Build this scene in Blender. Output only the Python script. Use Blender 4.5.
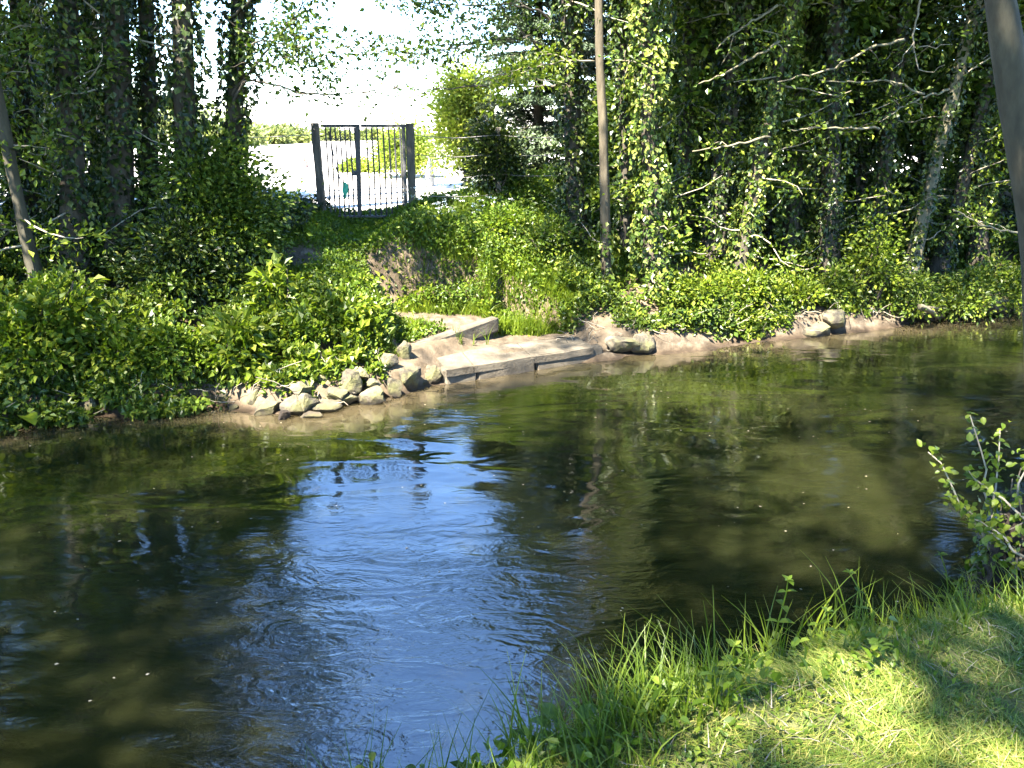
import bpy, math, random
import numpy as np
from math import radians, sin, cos, pi

for o in list(bpy.data.objects):
    bpy.data.objects.remove(o, do_unlink=True)
SC = bpy.context.scene
COL = SC.collection
rng = np.random.default_rng(7)
random.seed(7)

# ------------------------------------------------------------------ camera, sky, sun, exposure
CAMZ, FPX, PITCH = 3.5, 887.0, radians(16.7)
cam_d = bpy.data.cameras.new('camera')
cam_d.sensor_width = 36.0
cam_d.lens = 36.0 * FPX / 1024.0
cam_d.clip_start = 0.05
cam_d.clip_end = 3000
cam = bpy.data.objects.new('camera', cam_d)
COL.objects.link(cam)
cam.location = (0, 0, CAMZ)
cam.rotation_euler = (radians(90) - PITCH, 0, 0)
SC.camera = cam

SUN_EL, SUN_AZ = radians(54), math.atan2(-0.62, -0.78)      # the sun stands behind the camera and to its left
S = np.array([cos(SUN_EL) * sin(SUN_AZ), cos(SUN_EL) * cos(SUN_AZ), sin(SUN_EL)])
w = bpy.data.worlds.new('World'); SC.world = w; w.use_nodes = True
wn = w.node_tree
sky = wn.nodes.new('ShaderNodeTexSky')
sky.sky_type = 'NISHITA'; sky.sun_disc = False
sky.sun_elevation = SUN_EL; sky.sun_rotation = SUN_AZ
sky.air_density = 1.0; sky.dust_density = 0.0; sky.ozone_density = 8.0
wn.links.new(sky.outputs[0], wn.nodes['Background'].inputs[0])
wn.nodes['Background'].inputs[1].default_value = 0.105
sd = bpy.data.lights.new('sun', 'SUN'); sd.energy = 5.0; sd.angle = radians(0.55); sd.color = (1.0, 0.95, 0.85)
so = bpy.data.objects.new('sun', sd); COL.objects.link(so)
from mathutils import Vector
so.rotation_euler = Vector(S).to_track_quat('Z', 'Y').to_euler()
so.location = (-20, -20, 40)
SC.view_settings.view_transform = 'Standard'
SC.view_settings.look = 'None'
SC.view_settings.gamma = 1.0
SC.view_settings.exposure = 3.5
cy = SC.cycles
cy.max_bounces = 7; cy.diffuse_bounces = 3; cy.glossy_bounces = 3; cy.transmission_bounces = 4; cy.transparent_max_bounces = 4
cy.caustics_reflective = False; cy.caustics_refractive = False
cy.sample_clamp_indirect = 6
cy.use_denoising = True

# ------------------------------------------------------------------ pixel <-> place
CP, SP = cos(PITCH), sin(PITCH)
def ray(px, py):
    x = (px - 512) / FPX; v = (py - 384) / FPX
    return np.array([x, CP - v * SP, -SP - v * CP])
def PZ(px, py, z=0.0):
    d = ray(px, py); t = (z - CAMZ) / d[2]
    return np.array([d[0] * t, d[1] * t, z])
def PY(px, py, Y):
    d = ray(px, py); t = Y / d[1]
    return np.array([d[0] * t, Y, CAMZ + d[2] * t])

# ------------------------------------------------------------------ helpers
def noise2(x, y, seed=0, scale=1.0, octs=3):
    r = np.random.default_rng(seed)
    out = np.zeros_like(np.asarray(x, float)); a = 1.0; tot = 0
    f = scale
    for k in range(octs):
        for j in range(4):
            th = r.uniform(0, 2 * pi); ph = r.uniform(0, 2 * pi); fr = f * r.uniform(.7, 1.4)
            out = out + a * np.sin(fr * (x * cos(th) + y * sin(th)) + ph + 1.3 * np.sin(fr * .6 * (x * sin(th) - y * cos(th)) + ph * 2))
            tot += a * .5
        a *= .55; f *= 2.1
    return out / tot
def mesh(name, V, F, mat, parent=None, smooth=False, loc=None):
    """V (n,3); F (m,k) array, k = 3 or 4 (or a list of such arrays)"""
    V = np.asarray(V, np.float32)
    Fs = F if isinstance(F, list) else [F]
    Fs = [np.asarray(f, np.int32) for f in Fs if len(f)]
    me = bpy.data.meshes.new(name)
    me.vertices.add(len(V)); me.vertices.foreach_set('co', V.ravel())
    nl = sum(f.size for f in Fs); nf = sum(len(f) for f in Fs)
    me.loops.add(nl); me.loops.foreach_set('vertex_index', np.concatenate([f.ravel() for f in Fs]))
    me.polygons.add(nf)
    tot = np.concatenate([np.full(len(f), f.shape[1], np.int32) for f in Fs])
    st = np.concatenate([[0], np.cumsum(tot)[:-1]]).astype(np.int32)
    me.polygons.foreach_set('loop_start', st)
    me.polygons.foreach_set('loop_total', tot)
    me.polygons.foreach_set('use_smooth', np.full(nf, bool(smooth)))
    me.update(calc_edges=True); me.validate()
    if mat: me.materials.append(mat)
    o = bpy.data.objects.new(name, me); COL.objects.link(o)
    if loc is not None: o.location = loc
    if parent is not None: o.parent = parent
    return o
def tag(o, label=None, cat=None, group=None, kind=None):
    if label: o['label'] = label
    if cat: o['category'] = cat
    if group: o['group'] = group
    if kind: o['kind'] = kind
    return o
def empty(name, loc, label=None, cat=None, group=None):
    o = bpy.data.objects.new(name, None); COL.objects.link(o)
    o.location = [float(c) for c in loc]; o.empty_display_size = .2
    return tag(o, label, cat, group)
def nrm(a):
    return a / np.maximum(np.linalg.norm(a, axis=-1, keepdims=True), 1e-9)
class Geo:
    def __init__(s): s.v = []; s.q = []; s.t = []; s.n = 0
    def add(s, V, Q=None, T=None):
        V = np.asarray(V, float).reshape(-1, 3)
        if Q is not None and len(Q): s.q.append(np.asarray(Q, int) + s.n)
        if T is not None and len(T): s.t.append(np.asarray(T, int) + s.n)
        s.v.append(V); s.n += len(V)
    def build(s, name, mat, parent=None, smooth=False):
        F = []
        if s.q: F.append(np.concatenate(s.q))
        if s.t: F.append(np.concatenate(s.t))
        V = np.concatenate(s.v)
        if parent is not None: V = V - np.array(parent.matrix_basis.translation)
        return mesh(name, V, F, mat, parent, smooth)
    def tube(s, pts, rad, n=8, rough=0.0, seed=0, cap=True):
        pts = np.asarray(pts, float); rad = np.broadcast_to(np.asarray(rad, float), (len(pts),))
        tan = nrm(np.gradient(pts, axis=0))
        ref = np.array([0, 0, 1.0]) if abs(tan[0][2]) < .9 else np.array([1.0, 0, 0])
        u = nrm(np.cross(tan, ref)); 
        for i in range(1, len(u)):
            p = u[i-1] - tan[i] * np.dot(u[i-1], tan[i]); u[i] = p / max(np.linalg.norm(p), 1e-6)
        vv = np.cross(tan, u)
        a = np.arange(n) * 2 * pi / n
        R = rad[:, None] * np.ones((1, n))
        if rough:
            rr = np.random.default_rng(seed)
            R = R * (1 + rough * rr.normal(0, .5, R.shape) + rough * np.sin(a * 3 + seed)[None, :] + rough * np.sin(a * 5 + np.arange(len(pts))[:, None] * .4)) 
        V = pts[:, None, :] + R[..., None] * (np.cos(a)[None, :, None] * u[:, None, :] + np.sin(a)[None, :, None] * vv[:, None, :])
        i = np.arange(len(pts) - 1)[:, None] * n; j = np.arange(n)[None, :]; j2 = (j + 1) % n
        Q = np.stack([i + j, i + j2, i + n + j2, i + n + j], -1).reshape(-1, 4)
        V = V.reshape(-1, 3)
        T = None
        if cap:
            V = np.concatenate([V, pts[:1], pts[-1:]])
            b = len(V) - 2; e = len(V) - 1; L = (len(pts) - 1) * n
            T = [[b, (k + 1) % n, k] for k in range(n)] + [[e, L + k, L + (k + 1) % n] for k in range(n)]
        s.add(V, Q, T)
    def box(s, c, sx, sy, sz, rz=0.0, bev=0.0, tilt=0.0):
        x, y, z = sx / 2, sy / 2, sz / 2
        b = min(bev, x * .45, y * .45, z * .45) if bev else 0
        if not b:
            V = np.array([[i * x, j * y, k * z] for i in (-1, 1) for j in (-1, 1) for k in (-1, 1)], float)
            Q = [[0, 1, 3, 2], [4, 6, 7, 5], [0, 4, 5, 1], [2, 3, 7, 6], [0, 2, 6, 4], [1, 5, 7, 3]]
            T = None
        else:
            V = []
            for k in (-1, 1):
                V += [[i * (x - b), j * (y - b), k * z] for i, j in ((-1, -1), (1, -1), (1, 1), (-1, 1))]
            m = []
            for k in (-1, 1):
                m += [[(x - b) * i, (y) * j, k * (z - b)] if q else [x * i, (y - b) * j, k * (z - b)] for i, j, q in
                      ((-1, -1, 0), (-1, -1, 1), (1, -1, 1), (1, -1, 0), (1, 1, 0), (1, 1, 1), (-1, 1, 1), (-1, 1, 0))]
            V = np.array(V + m, float)
            # 0-3 bottom, 4-7 top, 8-15 lower ring, 16-23 upper ring
            Q = [[3, 2, 1, 0], [4, 5, 6, 7]]
            for r in range(8): Q.append([8 + r, 8 + (r + 1) % 8, 16 + (r + 1) % 8, 16 + r])
            T = []
            for ci, (r0, r1) in enumerate(((8, 9), (10, 11), (12, 13), (14, 15))):
                T.append([ci, r1, r0]); T.append([4 + ci, r0 + 8, r1 + 8])
            for ci in range(4):
                cj = (ci + 1) % 4; r0 = (9, 11, 13, 15)[ci]; r1 = (10, 12, 14, 8)[ci]
                Q.append([ci, cj, r1, r0]); Q.append([4 + ci, r0 + 8, r1 + 8, 4 + cj])
        if tilt:
            ct, st = cos(tilt), sin(tilt)
            V = V @ np.array([[ct, 0, st], [0, 1, 0], [-st, 0, ct]])
        cr, sr = cos(rz), sin(rz)
        V = V @ np.array([[cr, sr, 0], [-sr, cr, 0], [0, 0, 1]]) + np.asarray(c, float)
        s.add(V, Q, T)
    def leaves(s, p, size, axis=None, normal=None, aspect=.62, spread=1.0, six=False, seed=None, fold=.12):
        """leaf blades: base at p, long axis, folded along the midrib"""
        r = rng if seed is None else np.random.default_rng(seed)
        p = np.asarray(p, float); N = len(p)
        if N == 0: return
        size = np.broadcast_to(np.asarray(size, float), (N,))[:, None]
        a = r.normal(0, 1, (N, 3)) * spread
        if axis is not None: a = a + axis
        a = nrm(a)
        n = r.normal(0, 1, (N, 3)) * spread * .8
        if normal is not None: n = n + normal
        b = nrm(np.cross(n, a)); n = np.cross(a, b)
        L = size; W = size * aspect * r.uniform(.8, 1.2, (N, 1))
        if not six:
            V = np.stack([p, p + a * L * .45 + b * W * .5 + n * L * fold, p + a * L - n * L * .1, p + a * L * .45 - b * W * .5 + n * L * fold], 1)
            Q = np.arange(N)[:, None] * 4 + np.array([[0, 1, 2, 3]])
            s.add(V.reshape(-1, 3), Q)
        else:
            f = fold
            V = np.stack([p, p + a * L * .25 + b * W * .42 + n * L * f, p + a * L * .62 + b * W * .4 + n * L * f * .8, p + a * L - n * L * .12,
                          p + a * L * .62 - b * W * .4 + n * L * f * .8, p + a * L * .25 - b * W * .42 + n * L * f, p + a * L * .3, p + a * L * .65 - n * L * .03], 1)
            i = np.arange(N)[:, None] * 8
            Q = np.concatenate([i + np.array([[6, 7, 2, 1]]), i + np.array([[6, 5, 4, 7]])])
            T = np.concatenate([i + np.array([[0, 6, 1]]), i + np.array([[0, 5, 6]]), i + np.array([[7, 3, 2]]), i + np.array([[7, 4, 3]])])
            s.add(V.reshape(-1, 3), Q, T)
    def blades(s, p, h, wd, lean, segs=3, seed=1):
        """grass blades: p bases, h lengths, lean (N,2) sideways reach"""
        r = np.random.default_rng(seed); N = len(p)
        h = np.broadcast_to(np.asarray(h, float), (N,)); wd = np.broadcast_to(np.asarray(wd, float), (N,))
        th = r.uniform(0, 2 * pi, N); side = np.stack([np.cos(th), np.sin(th), 0 * th], -1)
        rows = []
        for k in range(segs + 1):
            t = k / segs
            c = p + np.stack([lean[:, 0] * t * t, lean[:, 1] * t * t, h * (t - .28 * t * t * np.minimum(1.5, np.hypot(lean[:, 0], lean[:, 1]) / np.maximum(h, 1e-3)))], -1)
            ww = (wd * (1 - t ** 1.6) * .5 + .0004)[:, None]
            rows.append(c - side * ww); rows.append(c + side * ww)
        V = np.stack(rows, 1); m = 2 * (segs + 1)
        i = np.arange(N)[:, None] * m
        Q = np.concatenate([i + np.array([[2 * k, 2 * k + 1, 2 * k + 3, 2 * k + 2]]) for k in range(segs)])
        s.add(V.reshape(-1, 3), Q)

# ------------------------------------------------------------------ materials
def newmat(name):
    m = bpy.data.materials.new(name); m.use_nodes = True
    nt = m.node_tree; nt.nodes.clear()
    return m, nt, nt.nodes.new('ShaderNodeOutputMaterial')
def ramp(nt, cols, fac):
    r = nt.nodes.new('ShaderNodeValToRGB'); e = r.color_ramp.elements
    while len(e) < len(cols): e.new(.5)
    for k, (p, c) in enumerate(cols):
        e[k].position = p; e[k].color = (*c, 1)
    nt.links.new(fac, r.inputs[0]); return r.outputs[0]
def tex(nt, scale, detail=4, rough=.6, coord='Object', stretch=None, dist=0.0):
    tc = nt.nodes.new('ShaderNodeTexCoord'); n = nt.nodes.new('ShaderNodeTexNoise')
    n.inputs['Scale'].default_value = scale; n.inputs['Detail'].default_value = detail; n.inputs['Roughness'].default_value = rough
    n.inputs['Distortion'].default_value = dist
    src = tc.outputs[coord]
    if stretch:
        mp = nt.nodes.new('ShaderNodeMapping'); mp.inputs['Scale'].default_value = stretch
        nt.links.new(src, mp.inputs[0]); src = mp.outputs[0]
    nt.links.new(src, n.inputs['Vector']); return n.outputs['Fac']
def mixc(nt, f, a, b, mode='MIX'):
    m = nt.nodes.new('ShaderNodeMix'); m.data_type = 'RGBA'; m.blend_type = mode
    for s_, v in ((m.inputs[0], f), (m.inputs[6], a), (m.inputs[7], b)):
        if isinstance(v, (int, float)): s_.default_value = v
        elif isinstance(v, tuple): s_.default_value = (*v, 1)
        else: nt.links.new(v, s_)
    return m.outputs[2]
def leafmat(name, cols, transl=.35, rough=.42, spec=.35, tint=(1.0, 1.12, .45)):
    cols = [(p_, tuple(q_ * f_ for q_, f_ in zip(c_, (.86, .77, .52)))) for p_, c_ in cols]
    m, nt, out = newmat(name)
    g = nt.nodes.new('ShaderNodeNewGeometry')
    c = ramp(nt, cols, g.outputs['Random Per Island'])
    big = tex(nt, 1.3, 2, .5)
    c2 = mixc(nt, 1.0, c, ramp(nt, [(.35, (.72, .75, .8)), (.65, (1.18, 1.12, .95))], big), 'MULTIPLY')
    p = nt.nodes.new('ShaderNodeBsdfPrincipled')
    nt.links.new(c2, p.inputs['Base Color']); p.inputs['Roughness'].default_value = rough
    p.inputs['Specular IOR Level'].default_value = spec
    t = nt.nodes.new('ShaderNodeBsdfTranslucent')
    nt.links.new(mixc(nt, 1.0, c2, tint, 'MULTIPLY'), t.inputs[0])
    mx = nt.nodes.new('ShaderNodeMixShader'); mx.inputs[0].default_value = transl
    nt.links.new(p.outputs[0], mx.inputs[1]); nt.links.new(t.outputs[0], mx.inputs[2])
    nt.links.new(mx.outputs[0], out.inputs[0]); return m
def solid(name, c1, c2, scale=6, rough=.85, bump=.3, bscale=None, stretch=None, dist=.02, spec=.3):
    m, nt, out = newmat(name)
    f = tex(nt, scale, 6, .65, stretch=stretch)
    p = nt.nodes.new('ShaderNodeBsdfPrincipled')
    nt.links.new(ramp(nt, [(.32, c1), (.68, c2)], f), p.inputs['Base Color'])
    p.inputs['Roughness'].default_value = rough; p.inputs['Specular IOR Level'].default_value = spec
    if bump:
        b = nt.nodes.new('ShaderNodeBump'); b.inputs['Strength'].default_value = bump; b.inputs['Distance'].default_value = dist
        nt.links.new(tex(nt, bscale or scale * 3, 6, .7, stretch=stretch), b.inputs['Height'])
        nt.links.new(b.outputs[0], p.inputs['Normal'])
    nt.links.new(p.outputs[0], out.inputs[0]); return m

M = {}
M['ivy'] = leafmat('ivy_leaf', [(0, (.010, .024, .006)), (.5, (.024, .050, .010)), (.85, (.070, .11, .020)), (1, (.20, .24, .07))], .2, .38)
M['ivylit'] = leafmat('sunlit_ivy', [(0, (.035, .07, .014)), (.45, (.08, .14, .028)), (.8, (.17, .22, .06)), (1, (.32, .36, .14))], .25, .36)  # brighter copy of the ivy, sunlight put into the leaf colour
M['crown'] = leafmat('crown_leaf', [(0, (.022, .050, .010)), (.6, (.050, .10, .016)), (1, (.12, .18, .03))], .42, .45)
M['fresh'] = leafmat('fresh_leaf', [(0, (.07, .13, .014)), (.6, (.15, .23, .025)), (1, (.27, .34, .06))], .45, .42)
M['bramble'] = leafmat('bramble_leaf', [(0, (.035, .075, .012)), (.5, (.085, .15, .02)), (.85, (.15, .22, .035)), (1, (.26, .32, .07))], .35, .42)
M['weed'] = leafmat('weed_leaf', [(0, (.06, .12, .014)), (.6, (.12, .21, .022)), (1, (.22, .30, .04))], .40, .45)
M['yellow'] = leafmat('yellow_leaf', [(0, (.17, .26, .05)), (.6, (.25, .36, .08)), (1, (.38, .46, .14))], .35, .5)
M['needle'] = leafmat('blue_needle', [(0, (.045, .08, .06)), (.6, (.08, .13, .10)), (1, (.15, .21, .17))], .15, .55, tint=(.9, 1, .8))
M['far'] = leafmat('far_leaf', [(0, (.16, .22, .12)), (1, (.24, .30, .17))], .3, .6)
M['grass'] = leafmat('grass_blade', [(0, (.08, .15, .015)), (.6, (.15, .24, .025)), (1, (.24, .32, .05))], .45, .45)
M['mown'] = leafmat('mown_grass', [(0, (.11, .19, .035)), (.5, (.20, .31, .07)), (.85, (.38, .42, .14)), (1, (.55, .52, .28))], .35, .55)
M['petal'] = solid('white_petal', (.7, .72, .66), (.8, .8, .75), 30, .6, 0)
M['bark'] = solid('bark', (.03, .024, .016), (.08, .065, .045), 9, .9, .7, 22, (1, 1, .25))
M['tanbark'] = solid('tan_bark', (.032, .025, .015), (.10, .08, .05), 9, .85, .5, 26, (1, 1, .25))
M['palebark'] = solid('pale_bark', (.09, .075, .045), (.19, .165, .10), 7, .85, .5, 20, (1, 1, .3))
M['graybark'] = solid('grey_bark', (.028, .024, .014), (.065, .056, .035), 10, .8, .35, 30, (1, 1, .35))  # shade on the right edge trunk is put into this dark bark colour
M['twig'] = solid('twig', (.16, .13, .09), (.30, .26, .19), 10, .8, 0)
M['darktwig'] = solid('dark_twig', (.05, .042, .03), (.11, .09, .065), 10, .8, 0)
M['oldwood'] = solid('old_wood', (.04, .036, .03), (.13, .11, .085), 14, .9, .5, 40, (1, 1, .12))
M['bars'] = solid('painted_bar', (.035, .033, .035), (.07, .065, .065), 20, .6, 0)
M['rail'] = solid('weathered_rail', (.045, .042, .04), (.09, .085, .08), 25, .7, .2)
M['wire'] = solid('rusty_wire', (.12, .10, .09), (.22, .2, .18), 20, .6, 0)
M['concrete'] = solid('concrete', (.048, .038, .025), (.14, .115, .08), 3.2, .9, .9, 26)
M['palewall'] = solid('pale_wall', (.55, .50, .46), (.70, .64, .60), 3, .9, .2)
M['brick'] = solid('red_brick', (.30, .13, .10), (.45, .22, .17), 6, .9, .2)
M['green_plastic'] = solid('green_plastic', (.05, .35, .20), (.08, .45, .28), 8, .4, 0)
M['soil'] = solid('root_soil', (.010, .007, .005), (.030, .021, .013), 14, .95, .9, 30)

def rockmat():
    m, nt, out = newmat('mossy_rock')
    p = nt.nodes.new('ShaderNodeBsdfPrincipled'); p.inputs['Roughness'].default_value = .88
    oi = nt.nodes.new('ShaderNodeObjectInfo')
    base = ramp(nt, [(.3, (.04, .032, .02)), (.5, (.10, .083, .056)), (.72, (.21, .185, .135))], tex(nt, 9, 8, .7))
    base = mixc(nt, 1.0, base, ramp(nt, [(0, (.65, .62, .58)), (1, (1.15, 1.12, 1.05))], oi.outputs['Random']), 'MULTIPLY')
    moss = ramp(nt, [(.46, (0, 0, 0)), (.6, (1, 1, 1))], tex(nt, 4.5, 5, .6))
    g = nt.nodes.new('ShaderNodeNewGeometry'); sx = nt.nodes.new('ShaderNodeSeparateXYZ')
    nt.links.new(g.outputs['Position'], sx.inputs[0])
    c = mixc(nt, mixc(nt, 1.0, moss, (.75, .75, .75), 'MULTIPLY'), base, (.11, .105, .03))
    wet = nt.nodes.new('ShaderNodeMapRange'); wet.inputs[1].default_value = .04; wet.inputs[2].default_value = .15
    wet.inputs[3].default_value = 1; wet.inputs[4].default_value = 0
    nt.links.new(sx.outputs[2], wet.inputs[0])
    c = mixc(nt, wet.outputs[0], c, mixc(nt, 1.0, c, (.42, .38, .32), 'MULTIPLY'))
    nt.links.new(c, p.inputs['Base Color'])
    b = nt.nodes.new('ShaderNodeBump'); b.inputs['Strength'].default_value = .9; b.inputs['Distance'].default_value = .03
    nt.links.new(tex(nt, 22, 8, .7), b.inputs['Height']); nt.links.new(b.outputs[0], p.inputs['Normal'])
    nt.links.new(p.outputs[0], out.inputs[0]); return m
M['rock'] = rockmat()

# ------------------------------------------------------------------ terrain
shore_px = [(-260, 458), (-120, 444), (0, 432), (60, 420), (110, 415), (210, 408), (260, 414), (330, 408), (400, 396), (443, 381), (520, 370), (600, 356), (655, 352), (700, 348), (770, 341), (830, 334), (900, 326), (935, 318), (1024, 309), (1150, 297), (1400, 280)]
SH = np.array([PZ(a, b, 0)[:2] for a, b in shore_px])
SH = np.concatenate([[[-60, SH[0][1] - 16]], SH, [[80, SH[-1][1] + 22]]])
def shoreY(x): return np.interp(x, SH[:, 0], SH[:, 1])
def smooth(a, b, x):
    t = np.clip((x - a) / (b - a), 0, 1); return t * t * (3 - 2 * t)
NE_P, NE_N = np.array([.10, 2.0]), np.array([.469, -.883])
GATE_Y = 16.0
GATE_Z = PY(362, 218, GATE_Y)[2]
# path down from the gate to the landing, as places (x, y, z)
PATH = np.array([[PY(365, 210, 17.0)[0], 17.0, 1.72], PZ(365, 217, 1.71), PZ(365, 228, 1.62), PZ(352, 244, 1.52), PZ(352, 262, 1.30), PZ(372, 288, .98), PZ(395, 306, .66), PZ(430, 322, .46)])
PADS = [(PZ(425, 324, .42), .58), (PZ(465, 322, .46), .6), (PZ(400, 318, .52), .6), (PZ(520, 345, .15), .6), (PZ(470, 360, .15), .45), (PZ(570, 344, .15), .45), (PZ(445, 366, .17), .3), (PZ(610, 350, .18), .3)]
LAND = [(np.array([PZ(438, 356, .2)[:2], PZ(478, 355, .2)[:2], PZ(580, 340, .2)[:2], PZ(572, 333, .2)[:2], PZ(502, 326, .2)[:2]]), .19, 0.0),
        (np.array([PZ(402, 352, .42)[:2], PZ(491, 322, .42)[:2], PZ(474, 306, .5)[:2], PZ(376, 310, .5)[:2]]), .39, .06)]
def path_dist(x, y):
    d = np.full(np.shape(x), 99.0); zz = np.zeros(np.shape(x))
    for a, b in zip(PATH[:-1], PATH[1:]):
        ab = b[:2] - a[:2]; t = np.clip(((x - a[0]) * ab[0] + (y - a[1]) * ab[1]) / (ab @ ab), 0, 1)
        dd = np.hypot(x - a[0] - t * ab[0], y - a[1] - t * ab[1])
        z = a[2] + (b[2] - a[2]) * t
        zz = np.where(dd < d, z, zz); d = np.minimum(d, dd)
    return d, zz
def height(x, y):
    x = np.asarray(x, float); y = np.asarray(y, float)
    n1 = noise2(x, y, 3, 1.1, 4); n2 = noise2(x, y, 5, .35, 2)
    s = (y - shoreY(x)) * .9 + .10 * noise2(x, y, 11, 2.2, 3)
    up = .32 * smooth(0, .22, s) + .62 * smooth(.2, 2.0, s) + .9 * smooth(1.4, 4.3, s)
    up = up + .10 * n1 * smooth(.1, 1.5, s) * (1 - smooth(5, 9, s) * .7)
    up = up - .9 * smooth(0, 1.6, -s)
    mound = .35 * np.exp(-((x - 1.0) ** 2 / 3.5 + (y - 16.5) ** 2 / 4))
    hf = up + mound
    d, pz = path_dist(x, y)
    wq = np.exp(-(d / .55) ** 4) * smooth(-.1, .3, s)
    hf = hf * (1 - wq) + pz * wq
    for c, r in PADS:
        q = np.exp(-(((x - c[0]) ** 2 + (y - c[1]) ** 2) / r ** 2) ** 2) * smooth(-.35, .1, s + .1)
        hf = hf * (1 - q) + (c[2] - .02) * q
    for poly, z0, z1 in LAND:
        m = np.full(np.shape(x), 9.0); c = poly.mean(0)
        for a, b in zip(poly, np.roll(poly, -1, 0)):
            nn = np.array([-(b - a)[1], (b - a)[0]]); nn = nn / np.linalg.norm(nn)
            if (c - a) @ nn < 0: nn = -nn
            m = np.minimum(m, (x - a[0]) * nn[0] + (y - a[1]) * nn[1])
        q = smooth(-.14, .02, m); hf = hf * (1 - q) + (z0 + z1 * np.clip(s - .8, 0, 2)) * q + .008 * n1 * q
    flat = smooth(4.4, 6.5, s)
    hf = hf * (1 - flat) + (1.80 + .03 * n2) * flat
    sn = (x - NE_P[0]) * NE_N[0] + (y - NE_P[1]) * NE_N[1] + .10 * noise2(x, y, 21, 1.7, 2)
    near = 1.90 * smooth(-1.0, .18, sn) + .035 * noise2(x, y, 22, 3.0, 3) * smooth(-.3, .2, sn) - .9 * smooth(.9, 2.4, -sn) 
    mid = smooth(-4.0, -5.0, sn)
    return np.where(sn > -4.0, near, near * (1 - mid) + hf * mid) if False else np.where(sn > -3.5, near, hf)
def axis_lines(a, b, st, far0, far1):
    core = np.arange(a, b, st); lo = []; x = a; d = st
    while x > far0: d *= 1.18; x -= d; lo.append(x)
    hi = []; x = core[-1]; d = st
    while x < far1: d *= 1.18; x += d; hi.append(x)
    return np.array(lo[::-1] + list(core) + hi)
gx = axis_lines(-9, 13, .09, -900, 900); gy = axis_lines(.2, 18.5, .09, -400, 1500)
GX, GY = np.meshgrid(gx, gy)
GZ = height(GX, GY)
V = np.stack([GX, GY, GZ], -1).reshape(-1, 3); nx = len(gx); ny = len(gy)
ii = (np.arange(ny - 1)[:, None] * nx + np.arange(nx - 1)[None, :]).ravel()
Q = np.stack([ii, ii + 1, ii + nx + 1, ii + nx], -1)
def groundmat():
    m, nt, out = newmat('ground_soil')
    p = nt.nodes.new('ShaderNodeBsdfPrincipled'); p.inputs['Roughness'].default_value = .95; p.inputs['Specular IOR Level'].default_value = .2
    at = nt.nodes.new('ShaderNodeAttribute'); at.attribute_name = 'cover'
    sp = nt.nodes.new('ShaderNodeSeparateColor'); nt.links.new(at.outputs['Color'], sp.inputs[0])
    soil = ramp(nt, [(.3, (.055, .04, .025)), (.55, (.12, .088, .055)), (.75, (.20, .155, .10))], tex(nt, 5, 8, .7))
    dirt = ramp(nt, [(.3, (.035, .025, .016)), (.5, (.08, .061, .041)), (.7, (.17, .135, .095))], tex(nt, 6, 8, .65))
    turf = ramp(nt, [(.3, (.07, .085, .028)), (.55, (.12, .13, .045)), (.75, (.22, .19, .10))], tex(nt, 18, 6, .7))
    pale = ramp(nt, [(.3, (.5, .46, .40)), (.7, (.66, .61, .54))], tex(nt, .8, 6, .6))
    c = mixc(nt, sp.outputs[0], soil, dirt)
    c = mixc(nt, sp.outputs[1], c, turf)
    c = mixc(nt, sp.outputs[2], c, pale)
    g = nt.nodes.new('ShaderNodeNewGeometry'); sx = nt.nodes.new('ShaderNodeSeparateXYZ'); nt.links.new(g.outputs['Position'], sx.inputs[0])
    wet = nt.nodes.new('ShaderNodeMapRange'); wet.inputs[1].default_value = .02; wet.inputs[2].default_value = .10; wet.inputs[3].default_value = 1; wet.inputs[4].default_value = 0
    nt.links.new(sx.outputs[2], wet.inputs[0])
    c = mixc(nt, wet.outputs[0], c, mixc(nt, 1.0, c, (.5, .45, .4), 'MULTIPLY'))
    nt.links.new(c, p.inputs['Base Color'])
    b = nt.nodes.new('ShaderNodeBump'); b.inputs['Strength'].default_value = .7; b.inputs['Distance'].default_value = .03
    nt.links.new(tex(nt, 26, 8, .75), b.inputs['Height']); nt.links.new(b.outputs[0], p.inputs['Normal'])
    nt.links.new(p.outputs[0], out.inputs[0]); return m
ground = mesh('ground', V, Q, groundmat(), smooth=True); tag(ground, kind='structure')
def bare(x, y):
    """1 where bare trodden earth shows on the far bank"""
    d, _ = path_dist(x, y)
    s = (y - shoreY(x)) * .9
    m = np.exp(-(d / .30) ** 4) * (1 - smooth(.95, 1.35, s + .3 * noise2(x, y, 45, 3, 2)))
    for c, r in PADS: m = np.maximum(m, np.exp(-(((x - c[0]) ** 2 + (y - c[1]) ** 2) / (r * .85) ** 2) ** 3))
    for (px, py, z, r) in ((600, 340, .3, .35), (640, 338, .3, .38), (555, 325, .4, .28), (288, 247, 1.6, .4), (305, 240, 1.7, .35), (385, 292, 1.0, .25), (460, 305, .7, .18), (620, 345, .2, .5), (840, 325, .2, .4), (815, 330, .15, .4), (930, 312, .3, .5), (960, 308, .3, .4), (555, 335, .3, .3)):
        c = PZ(px, py, z); m = np.maximum(m, np.exp(-(((x - c[0]) ** 2 + (y - c[1]) ** 2) / r ** 2) ** 2))
    m = np.maximum(m, (1 - smooth(.02, .13, s)) * smooth(-3.4, -3.0, x))
    return np.clip(m + .25 * noise2(x, y, 44, 5, 2) * m, 0, 1)
sv = (V[:, 1] - shoreY(V[:, 0])) * .9
snv = (V[:, 0] - NE_P[0]) * NE_N[0] + (V[:, 1] - NE_P[1]) * NE_N[1]
far_side = snv < -3.5
cR = np.where(far_side, bare(V[:, 0], V[:, 1]), 0)
cG = np.where(far_side, 0, smooth(-.2, .1, snv))
cB = np.where(far_side, smooth(5.0, 5.6, sv + .15 * noise2(V[:, 0], V[:, 1], 61, 1.5, 2)), 0)

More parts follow.
